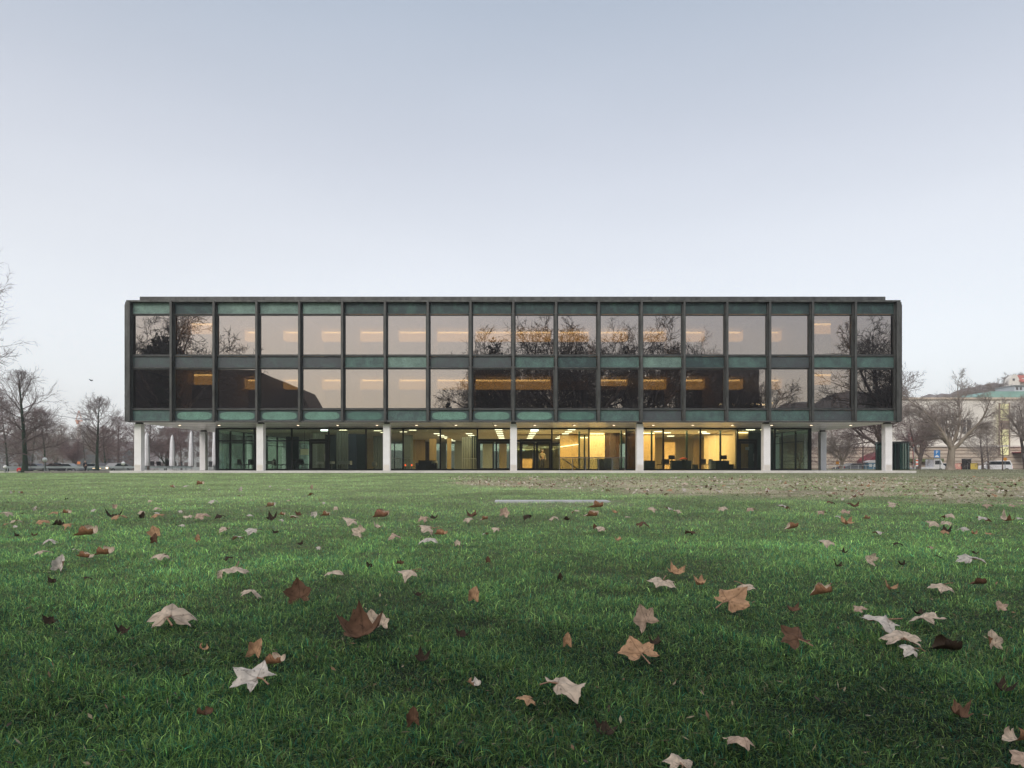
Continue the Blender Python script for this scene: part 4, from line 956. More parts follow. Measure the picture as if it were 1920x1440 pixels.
block('grey block seen through the dining room glass', 420, 640, 832, 180, M['block_grey'], 3, 14)
block('low grey block behind the right ground floor glass', 1380, 1545, 846, 170, M['block_grey'], 2, 10)

# crane
dd = 420; f = thing('tower_crane', 'distant orange tower crane rising over the trees left of the building', 'crane', (X(148, dd), CAMY+dd, -.3)); q = X(148, dd)
za, zb_ = Z(787, dd), Z(769, dd); mo = mat('crane_orange', (.62, .30, .18), .7)
b = MB().tube([(-.7, 0, 0), (-.7, 0, za)], .14, 4).tube([(.7, 0, 0), (.7, 0, za)], .14, 4).tube([(-1.7, 0, za), (0, 0, zb_)], .24, 4).tube([(1.7, 0, za), (0, 0, zb_)], .24, 4).box(-2, 2, -.5, .5, za-.7, za).box(-1.3, -.1, -.6, .6, za-2.2, za-.7)
for k in range(14): b.tube([(-.7, 0, za*k/14), (.7, 0, za*(k+1)/14)], .09, 4)
b.build('mast', mo, f)
MB().tube([(0, 0, Z(784.5, dd)), (X(95, dd)-q, 0, Z(776, dd)), (X(40, dd)-q, 0, Z(770, dd))], .16, 4).tube([(0, 0, Z(784, dd)), (X(163, dd)-q, 0, Z(785, dd))], .4, 4).build('jib', M['grey_metal'], f)
MB().box(X(163, dd)-q-2, X(163, dd)-q+1, -1, 1, Z(787, dd), Z(784.5, dd)).build('counterweight', M['grey_metal'], f)
# bird
f = thing('bird', 'tiny dark bird flying in the pale sky left of the building', 'bird', px(171, 713.5, 70))
MB().sphere((0, 0, 0), (.13, .05, .05), 10, 6).sphere((.14, 0, .03), (.04, .035, .035), 8, 5).build('body', M['black'], f, True)
b = MB(); b.v += [(.05, 0, .02), (-.06, 0, .02), (-.10, .28, .10), (.0, .26, .11), (.05, 0, .035), (-.06, 0, .035), (-.10, .28, .112), (.0, .26, .122)]; b.f += [(0, 1, 2, 3), (7, 6, 5, 4), (0, 4, 5, 1), (1, 5, 6, 2), (2, 6, 7, 3), (3, 7, 4, 0)]
w1 = b.build('wing', M['black'], f); w2 = w1.copy(); COL.objects.link(w2); w2.scale = (1, -1, 1)

# ------------------------------------------------------------------ street lamps, signs, posters
def globe_lamp(label, xp, yp, dd):
    x, y = at(xp, dd); z0 = g1(x, y); zt_ = Z(yp, dd)
    t = thing('street_lamp', label, 'street lamp', (x, y, z0), 0, 'globe street lamps'); h = zt_-z0
    MB().tube([(0, 0, 0), (0, 0, .3), (0, 0, .32), (0, 0, h-.2)], [.09, .09, .05, .045], 10).build('pole', M['grey_metal'], t)
    MB().sphere((0, 0, h), .25, 16, 10).build('globe', mat('opal_globe', (.8, .82, .82), .3), t, True)
    MB().tube([(0, 0, h-.27), (0, 0, h-.19)], [.07, .12], 10).build('collar', M['grey_metal'], t)
globe_lamp('white globe street lamp right of the ivy-green trunk', 84, 862, 78)
globe_lamp('white globe street lamp beside the left corner column', 231, 869, 92)
globe_lamp('small far white globe street lamp left of the red figure', 9.5, 875.5, 100)
def text_on(parent, s, size, loc, m, depth=.01):
    c = bpy.data.curves.new('lettering', 'FONT'); c.body = s; c.size = size; c.align_x = 'CENTER'; c.align_y = 'CENTER'; c.extrude = depth
    o = bpy.data.objects.new('tmp', c); COL.objects.link(o); bpy.context.view_layer.update()
    me = bpy.data.meshes.new_from_object(o.evaluated_get(bpy.context.evaluated_depsgraph_get())); bpy.data.objects.remove(o); me.materials.clear()
    t = link('lettering', me, m, parent, loc); t.rotation_euler = (R(90), 0, 0); return t
M['sign_blue'] = mat('sign_blue', (.03, .20, .52), .5)
dd = 92; x, y = at(1756.5, dd); zz = g1(x, y); f = thing('parking_sign', 'blue parking sign with a white letter P and a car symbol on a grey pole', 'sign', (x, y, zz))
MB().tube([(.42, 0, 0), (.42, 0, Z(844, dd)-zz)], .045, 8).build('pole', M['grey_metal'], f)
MB().box(-.36, .38, -.03, .01, Z(858.5, dd)-zz, Z(844, dd)-zz).build('panel', M['sign_blue'], f)
text_on(f, 'P', .62, (0.0, -.035, Z(848.6, dd)-zz), M['white_paint'])
cz = Z(855.3, dd)-zz
MB().prism([(-.26, cz-.12), (.26, cz-.12), (.26, cz+.02), (.15, cz+.04), (.09, cz+.15), (-.11, cz+.15), (-.17, cz+.04), (-.26, cz+.02)], 'y', -.045, -.031).build('car_symbol', M['white_paint'], f)
f = thing('street_sign', 'yellow-orange round street sign on a post right of the white van', 'sign', (*at(1884.5, 100), -.3))
MB().tube([(0, 0, 0), (0, 0, 2.2)], .04, 6).build('pole', M['grey_metal'], f); MB().prism([(.26*math.cos(a*math.pi/6), .26*math.sin(a*math.pi/6)+1.9) for a in range(12)], 'y', -.05, -.01).build('panel', mat('sign_orange', (.85, .35, .03), .5), f)
f = thing('street_sign', 'white and red construction sign post left of the parking sign', 'sign', (*at(1719, 98), -.3))
MB().tube([(0, 0, 0), (0, 0, 1.9)], .04, 6).build('pole', M['grey_metal'], f); MB().box(-.16, .16, -.04, -.01, .9, 1.9).build('panel', M['white_paint'], f); MB().box(-.16, .16, -.05, -.041, 1.6, 1.8).box(-.16, .16, -.05, -.041, 1.1, 1.3).build('stripe', mat('sign_red', (.7, .1, .03), .5), f)
for xp, c_, lb in ((1570, (.85, .35, .03), 'small orange sign behind the portico between the right columns'), (148, (.75, .25, .1), 'small orange sign on a post under the distant crane')):
    f = thing('street_sign', lb, 'sign', (*at(xp, 104), -.34)); MB().tube([(0, 0, 0), (0, 0, 1.6)], .035, 6).build('pole', M['grey_metal'], f); MB().box(-.22, .22, -.05, -.01, 1.25, 1.65).build('panel', mat('sign_c', c_, .5), f)
f = thing('steel_gantry', 'red steel gantry legs between the trees right of the building corner', 'gantry', (*at(1709, 112), -.3)); q = X(1709, 112); 
MB().tube([(X(1704, 112)-q, 0, Z(843, 112)+.3), (X(1704.5, 112)-q, 0, Z(812, 112)+.3)], .09, 6).tube([(X(1713, 112)-q, 0, 0), (X(1712, 112)-q, 0, Z(835, 112)+.3), (X(1707.5, 112)-q, 0, Z(812, 112)+.3)], .09, 6).tube([(X(1704, 112)-q, 0, Z(828, 112)+.3), (X(1710, 112)-q, 0, Z(820, 112)+.3)], .05, 6).build('leg', M['red_paint'], f)
f = thing('street_light_mast', 'plain grey mast in front of the red gantry legs', 'mast', (*at(1713.5, 90), -.1)); MB().tube([(0, 0, 0), (0, 0, 3.1)], [.08, .05], 8).build('pole', M['grey_metal'], f); MB().box(-.25, .25, -.1, .1, 0, .3).build('base', M['plinth'], f)
for xp, w_, cc, lb in ((1795, .9, (.75, .68, .5), 'bright poster board right of the pale plane tree trunk'), (1826, 1.0, (.5, .35, .12), 'yellow and black poster board left of the white van')):
    f = thing('poster_board', lb, 'poster board', (*at(xp, 100), -.32)); h = Z(868, 100)+.32
    MB().box(-w_/2-.06, w_/2+.06, -.05, .05, .25, h).build('frame', M['black'], f)
    MB().box(-w_/2, w_/2, -.06, -.051, .32, h-.06).build('poster', mat('poster_print', cc, .6, col2=(.6, .1, .15) if w_ < 1 else (.75, .6, .1), vscale=4), f)
    for s in (-1, 1): MB().box(s*w_/2-.03, s*w_/2+.03, -.03, .03, 0, .25).build('leg', M['black'], f)
f = thing('dark_booth', 'narrow black booth between the two poster boards', 'booth', (*at(1812, 101), -.32)); MB().box(-.42, .42, -.4, .4, 0, Z(861, 101)+.32).build('body', M['black'], f); MB().box(-.48, .48, -.46, .46, Z(861, 101)+.32, Z(860, 101)+.32).build('roof', M['grey_metal'], f)
MB().tube([(-.1, -.44, .2), (-.1, -.44, 1.35)], .05, 6).build('handle', M['grey_metal'], f)
f = thing('guard_rail', 'long grey guard rail along the street left of the building', 'guard rail', (*at(140, 104), -.30)); b = MB(); b.box(-10, 17, -.04, .04, .62, .92)
b.build('beam', mat('rail_grey', (.26, .30, .32), .6), f)
for k in range(10): MB().box(-9.9+k*2.9, -9.78+k*2.9, -.03, .03, 0, .62).build('post', M['grey_metal'], f)
f = thing('metal_fence', 'low pale metal fence behind the portico at the right', 'fence', (*at(1600, 96), -.30)); MB().box(-4.5, 7, -.02, .02, 1.0, 1.05).box(-4.5, 7, -.02, .02, .5, .53).build('rail', M['cloth'], f)
for k in range(12): MB().box(-4.5+k*1.03, -4.45+k*1.03, -.02, .02, 0, 1.0).build('post', M['cloth'], f)

# ------------------------------------------------------------------ vehicles
def car(label, xp, dd, rz, col, kind='car', lights='tail', z=-.30, grp=None, cat='car'):
    x, y = at(xp, dd); name = {'car': 'parked_car', 'van': 'white_van', 'pickup': 'flatbed_truck'}[kind]
    t = thing(name, label, cat, (x, y, z), rz, grp); m = mat('car_paint', col, .28, .1)
    if kind == 'car': L, W, prof, win = 4.3, 1.75, [(-2.15, .30), (2.15, .30), (2.15, .62), (2.05, .78), (1.15, .90), (.55, 1.38), (-.95, 1.42), (-1.75, .98), (-2.1, .92), (-2.15, .6)], [(1.0, .93), (.50, 1.32), (-.90, 1.35), (-1.5, .97)]
    elif kind == 'van': L, W, prof, win = 4.7, 1.9, [(-2.35, .32), (2.35, .32), (2.35, .75), (2.1, .98), (1.35, 1.15), (.75, 1.80), (-2.0, 1.86), (-2.3, 1.2), (-2.35, .8)], [(1.2, 1.18), (.70, 1.70), (-1.9, 1.72), (-2.1, 1.2)]
    else: L, W, prof, win = 5.2, 1.9, [(-2.6, .45), (2.6, .45), (2.6, 1.0), (2.3, 1.15), (1.9, 1.95), (.75, 1.95), (.70, .8), (-2.6, .8)], [(1.95, 1.2), (1.75, 1.8), (.9, 1.8), (.85, 1.2)]
    hw = W/2
    b = MB().prism(prof, 'y', -hw, hw); body = b.build('body', m, t)
    bv = body.modifiers.new('bevel', 'BEVEL'); bv.width = .07; bv.segments = 2
    for s in (-1, 1):
        MB().prism(win, 'y', *(sorted((s*(hw+.002), s*(hw+.012))))).build('side_window', M['car_glass'], t)
    xf = prof[4][0]
    for ax in (-L/2+.8, L/2-.85):
        for s in (-1, 1):
            w = MB().tube([(0, -.10, 0), (0, .10, 0)], .32, 16).build('wheel', M['tyre'], t, loc=(ax, s*(hw-.08), .32))
            MB().tube([(0, s*.101, 0), (0, s*.115, 0)], .18, 12).build('rim', M['grey_metal'], w)
    for s in (-1, 1):
        MB().box(L/2-.02, L/2+.02, s*hw*.72-.16, s*hw*.72+.16, .60, .74).build('headlight', M['head_lamp'] if lights == 'head' else M['cloth'], t)
        MB().box(-L/2-.02, -L/2+.02, s*hw*.75-.12, s*hw*.75+.12, .66, .92).build('tail_light', M['tail_lamp'] if lights == 'tail' else M['red_paint'], t)
    return t
car('white van with lit tail lights driving off behind the thin young tree', 1863, 113, math.pi-.35, (.80, .81, .83), 'van', 'tail', cat='van')
car('white flatbed truck parked left of the parking sign', 1735, 108, .15, (.75, .76, .78), 'pickup', 'none', cat='truck')
car('grey car behind the low metal fence, under the right portico', 1603, 112, .1, (.22, .24, .26), 'car', 'none')
car('dark car behind the low metal fence, left of the blue cabin', 1588, 120, 3.1, (.05, .055, .07), 'car', 'none')
car('low red car with lit lamps left of the poster boards', 1804, 116, .2, (.55, .08, .05), 'car', 'tail')
car('silver car behind the parking sign, right of the flatbed truck', 1766, 112, 3.0, (.35, .37, .38), 'car', 'none')
car('car with glowing headlights right of the mossy tree trunk', 193, 108, -math.pi/2+.25, (.12, .12, .13), 'car', 'head')
car('car with glowing headlights nearest the left corner column', 217, 106, -math.pi/2-.3, (.30, .30, .30), 'car', 'head')
car('dark car with amber-lit lamps left of the guard rail', 101, 108, math.pi/2-.5, (.08, .08, .09), 'car', 'tail')
car('grey parked car right behind the guard rail', 128, 114, .05, (.28, .30, .31), 'car', 'none')
car('dark parked car left of the globe street lamp', 66, 114, .0, (.06, .07, .09), 'car', 'none')
car('green-grey parked car right of the dark figure', 172, 118, 3.14, (.10, .15, .14), 'car', 'none')

# ------------------------------------------------------------------ people (small, far off)
def person(label, x, y, z, rz, h, top, low, pose=0):
    t = thing('person', label, 'person', (x, y, z), rz)
    s = h/1.75
    J = {'pel': (0, 0, .95), 'che': (0, .02, 1.30), 'nk': (0, .02, 1.50), 'hd': (0, 0, 1.62), 'ht': (0, 0, 1.70),
         'hl': (-.10, 0, .90), 'kl': (-.13, -.10-.1*pose, .50), 'fl': (-.14, .08, .09), 'tl': (-.15, -.10, .04), 'hr': (.10, 0, .90), 'kr': (.12, .02, .50), 'fr': (.14, .20, .09), 'tr': (.15, .03, .04),
         'sl': (-.19, .02, 1.42), 'el': (-.27, .06, 1.14), 'wl': (-.24, -.10, .92), 'gl': (-.24, -.14, .84), 'sr': (.19, .02, 1.42), 'er': (.27, .05, 1.14), 'wr': (.25, -.12, .94), 'gr': (.25, -.15, .86)}
    rad = {'pel': .15, 'che': .17, 'nk': .06, 'hd': .10, 'ht': .07, 'hl': .09, 'kl': .065, 'fl': .045, 'tl': .035, 'hr': .09, 'kr': .065, 'fr': .045, 'tr': .035, 'sl': .065, 'el': .045, 'wl': .032, 'gl': .035, 'sr': .065, 'er': .045, 'wr': .032, 'gr': .035}
    E = [('pel', 'che'), ('che', 'nk'), ('nk', 'hd'), ('hd', 'ht'), ('pel', 'hl'), ('hl', 'kl'), ('kl', 'fl'), ('fl', 'tl'), ('pel', 'hr'), ('hr', 'kr'), ('kr', 'fr'), ('fr', 'tr'), ('che', 'sl'), ('sl', 'el'), ('el', 'wl'), ('wl', 'gl'), ('che', 'sr'), ('sr', 'er'), ('er', 'wr'), ('wr', 'gr')]
    names = list(J)
    def skin(name, nm_, inflate, m):
        me = bpy.data.meshes.new(name); ids = [n for n in names if n in nm_]
        me.from_pydata([tuple(c*s for c in J[n]) for n in ids], [(ids.index(a), ids.index(c)) for a, c in E if a in ids and c in ids], [])
        o = link(name, me, m, t); md = o.modifiers.new('skin', 'SKIN')
        for i, n in enumerate(ids): r_ = (rad[n]+inflate)*s; me.skin_vertices[0].data[i].radius = (r_, r_)
        me.skin_vertices[0].data[0].use_root = True
        o.modifiers.new('sub', 'SUBSURF').levels = 2; o.modifiers['sub'].render_levels = 2
        bpy.context.view_layer.update(); e = bpy.data.meshes.new_from_object(o.evaluated_get(bpy.context.evaluated_depsgraph_get()))
        o.modifiers.clear(); o.data = e; e.materials.clear(); e.materials.append(m); return o
    skin('body', names, 0, M['skin'])
    skin('jacket', ['pel', 'che', 'nk', 'sl', 'el', 'wl', 'sr', 'er', 'wr'], .028, mat('jacket_cloth', top, .9))
    skin('trousers', ['pel', 'hl', 'kl', 'fl', 'hr', 'kr', 'fr'], .02, mat('trouser_cloth', low, .9))
    MB().sphere((0, .02*s, 1.70*s), (.105*s, .115*s, .10*s), 12, 8).build('hair', M['hair'], t, True)
M['skin'] = mat('skin', (.48, .30, .22), .6); M['hair'] = mat('hair', (.25, .22, .20), .9)
x, y = at(36, 100); person('person in a bright red jacket seen low behind the lawn at the far left', x, y, -1.02, .5, 1.62, (.62, .02, .03), (.05, .05, .07))
x, y = at(160, 100); person('person in dark clothes walking in front of the guard rail', x, y, -.34, 1.2, 1.72, (.02, .02, .03), (.015, .015, .02), 1)
x, y = at(1017, 61); person('person in pale clothes standing inside the entrance doors', x, y, .166, .3, 1.70, (.30, .26, .18), (.06, .06, .06))

# ------------------------------------------------------------------ slab in the lawn
sd = 11.35; a = px(928, 0, 11.5).x; c = px(1141, 0, 11.5).x
sl_ = MB().box(a, c, CAMY+11.25, CAMY+11.80, g1(0, CAMY+11)-.15, g1(0, CAMY+11)+.022).build('stone_slab', mat('slab_concrete', (.42, .43, .43), .9, var=.2, vscale=4, bump=.4)); 
tag(sl_, 'long pale concrete slab let into the lawn at the edge of the brown patch', 'slab')

# ------------------------------------------------------------------ fallen plane leaves
def leaf_mat(name, under, upper):
    """pale felted underside, brown upper side, darker veins"""
    m = bpy.data.materials.new(name); m.use_nodes = True; t = m.node_tree; p = t.nodes['Principled BSDF']; p.inputs['Roughness'].default_value = .75
    p.inputs['Specular IOR Level'].default_value = .25
    g = t.nodes.new('ShaderNodeNewGeometry'); a = t.nodes.new('ShaderNodeVertexColor'); a.layer_name = 'tint'
    s = t.nodes.new('ShaderNodeSeparateColor'); t.links.new(a.outputs[0], s.inputs[0])
    n = t.nodes.new('ShaderNodeTexNoise'); n.inputs['Scale'].default_value = 28; n.inputs['Detail'].default_value = 5
    c = t.nodes.new('ShaderNodeTexCoord'); t.links.new(c.outputs['Object'], n.inputs[0])
    mx_1 = t.nodes.new('ShaderNodeMix'); mx_1.data_type = 'RGBA'; t.links.new(g.outputs['Backfacing'], mx_1.inputs[0])
    mx_1.inputs[6].default_value = (*under, 1); mx_1.inputs[7].default_value = (*upper, 1)
    v = t.nodes.new('ShaderNodeMix'); v.data_type = 'RGBA'; v.blend_type = 'MULTIPLY'; v.inputs[0].default_value = 1
    t.links.new(mx_1.outputs[2], v.inputs[6])
    mm = t.nodes.new('ShaderNodeMapRange'); mm.inputs[1].default_value = .3; mm.inputs[2].default_value = .7; mm.inputs[3].default_value = .55; mm.inputs[4].default_value = 1.12; t.links.new(n.outputs['Fac'], mm.inputs[0])
    vv = t.nodes.new('ShaderNodeMath'); vv.operation = 'MULTIPLY'; t.links.new(s.outputs[0], vv.inputs[0]); t.links.new(mm.outputs[0], vv.inputs[1])
    n2 = t.nodes.new('ShaderNodeTexNoise'); n2.inputs['Scale'].default_value = 75; n2.inputs['Detail'].default_value = 3; t.links.new(c.outputs['Object'], n2.inputs[0])
    sp = t.nodes.new('ShaderNodeMapRange'); sp.inputs[1].default_value = .60; sp.inputs[2].default_value = .68; sp.inputs[3].default_value = 1; sp.inputs[4].default_value = .55; t.links.new(n2.outputs['Fac'], sp.inputs[0])
    vs_ = t.nodes.new('ShaderNodeMath'); vs_.operation = 'MULTIPLY'; t.links.new(vv.outputs[0], vs_.inputs[0]); t.links.new(sp.outputs[0], vs_.inputs[1])
    t.links.new(vs_.outputs[0], v.inputs[7]); t.links.new(v.outputs[2], p.inputs['Base Color'])
    tl = t.nodes.new('ShaderNodeBsdfTranslucent'); t.links.new(v.outputs[2], tl.inputs[0]); ms = t.nodes.new('ShaderNodeMixShader'); ms.inputs[0].default_value = .22
    o = t.nodes['Material Output']; t.links.new(p.outputs[0], ms.inputs[1]); t.links.new(tl.outputs[0], ms.inputs[2]); t.links.new(ms.outputs[0], o.inputs[0])
    return m
LM = {'pale': leaf_mat('leaf_pale', (.66, .54, .43), (.34, .18, .10)), 'white': leaf_mat('leaf_whitish', (.68, .62, .56), (.40, .24, .15)),
      'tan': leaf_mat('leaf_tan', (.52, .32, .19), (.42, .22, .13)), 'brown': leaf_mat('leaf_brown', (.16, .090, .056), (.13, .072, .045)),
      'dark': leaf_mat('leaf_dark', (.055, .038, .026), (.040, .027, .018)), 'pink': leaf_mat('leaf_pinkish', (.54, .40, .31), (.34, .17, .11))}
TIPS = [(90, 1.0), (128, .56, 'n'), (38, .92), (-6, .50, 'n'), (-30, .62)]
def leaf_outline(rs):
    """palmate plane leaf outline, angle measured from the base point, five pointed lobes with teeth"""
    pts = []
    lobes = [(-28, .66), (26, .92), (90, 1.02), (154, .92), (208, .66)]
    lobes = [(a + rs.normal(0, 5), r*rs.uniform(.88, 1.08)) for a, r in lobes]
    def P(a, r): return np.array([math.cos(R(a))*r, math.sin(R(a))*r])
    for i, (a, r) in enumerate(lobes):
        tip = P(a, r)
        if i < 4:
            a2, r2 = lobes[i+1]; nt_ = P((a+a2)/2 + rs.normal(0, 3), min(r, r2)*rs.uniform(.66, .80))
        if i == 0: pts.append(np.array([.05, -.03])); pts.append(P(-50, .26))
        if i == 0: pts.append(P(a-14, r*.62))
        pts.append(tip)
        if i < 4:
            mid = tip*.5 + nt_*.5 + P(a+8, .05); pts.append(tip*.62+nt_*.38 + P((a+a2)/2-90 if False else a, .0)); pts.append(mid); pts.append(nt_)
            tip2 = P(a2, r2); pts.append(nt_*.55+tip2*.45 + P(a2, .05)); pts.append(nt_*.35+tip2*.65)
        else:
            pts.append(P(a+14, r*.62)); pts.append(P(230, .26)); pts.append(np.array([-.05, -.03]))
    return np.array(pts), lobes
def leaf_mesh(seed, curl, cup, roll, w=.16, rings=7):
    rs = np.random.RandomState(seed); out, lobes = leaf_outline(rs)
    # densify outline
    D = []
    n = len(out)
    for i in range(n):
        a, b_ = out[i], out[(i+1) % n]
        for t in (0, .5): D.append(a*(1-t)+b_*t)
    D = np.array(D); n = len(D); V = [np.zeros(2)]
    for k in range(1, rings+1): V += list(D*(k/rings))
    V = np.array(V); x, y = V[:, 0], V[:, 1]; r = np.hypot(x, y); th = np.arctan2(y, x)
    vein = np.ones(len(V))
    for a, rr in lobes:
        dv = np.abs(np.angle(np.exp(1j*(th-R(a)))))*r; vein = np.minimum(vein, .62+.38*np.clip(dv/.022, 0, 1))
    yc = y-.35
    z = curl*(x**2*1.0 + yc**2*.55)*-1.0                       # arch (dome): edges down
    z += cup*np.maximum(0, r-.45)**1.5*1.6*(.6+.5*np.sin(th*2+rs.uniform(0, 6))) + .16*np.maximum(0, r-.5)*np.sin(th*3+rs.uniform(0, 6))           # tips turned up
    z += .05*np.sin(th*5+rs.uniform(0, 6))*r + .05*np.sin(x*7+rs.uniform(0, 6))*np.cos(y*6) + rs.normal(0, .009, len(V)) + .035*np.sin(x*13+rs.uniform(0, 6))*np.sin(y*11+rs.uniform(0, 6))
    for a, rr in lobes:                                         # each lobe is folded slightly along its vein
        dv = np.abs(np.angle(np.exp(1j*(th-R(a)))))
        z += .10*np.minimum(dv, .35)*r*np.sign(rs.normal())*.6
    if roll:                                                    # roll round the mid-rib
        ang = x*roll; R_ = 1/abs(roll); x = np.sin(ang)*R_*(1+.0*y); z = z*.4 + (1-np.cos(ang))*R_*np.sign(roll)
    P = np.stack([x, y-.35, z], 1)*w*.62
    L = []; st = []; o = 0
    for i in range(n): L += [0, 1+i, 1+(i+1) % n]; st.append(o); o += 3
    for k in range(rings-1):
        for i in range(n):
            a = 1+k*n; L += [a+i, a+n+i, a+n+(i+1) % n, a+(i+1) % n]; st.append(o); o += 4
    me = np_mesh('leaf', P, np.array(L), np.array(st), np.repeat(vein[:, None], 3, 1), True)
    return me
def stalk_mesh(seed, w):
    rs = random.Random(seed); s = w*.62
    return MB().tube([(0, -.35*s, 0), (rs.uniform(-.1, .1)*s, -.65*s, rs.uniform(-.04, .1)*s), (rs.uniform(-.2, .2)*s, -.98*s, rs.uniform(-.05, .12)*s)], [.0030*s/.1, .0022*s/.1, .0032*s/.1], 5)
shape_cache = {}
POSES = {'arch': (.60, 0, 0, (10, 0)), 'flat': (.18, .15, 0, (14, 0)), 'cup': (-.8, 1.2, 0, (14, 0)), 'roll': (.1, .1, 3.3, (0, 0)), 'stand': (-.25, .5, 1.2, (70, 0)), 'tilt': (.15, .3, 0, (32, 0)), 'bat': (.75, .45, 0, (0, 0)), 'edge': (.1, .2, 2.6, (78, 20))}
PW = {'arch': 'arched', 'flat': 'flat-lying', 'cup': 'cupped', 'roll': 'rolled-up', 'stand': 'upright-standing', 'tilt': 'tilted', 'bat': 'wing-shaped', 'edge': 'curled on-edge'}
TWD = {'pale': 'pale beige', 'white': 'whitish', 'tan': 'tan', 'brown': 'russet brown', 'dark': 'dark shrivelled', 'pink': 'pinkish brown'}
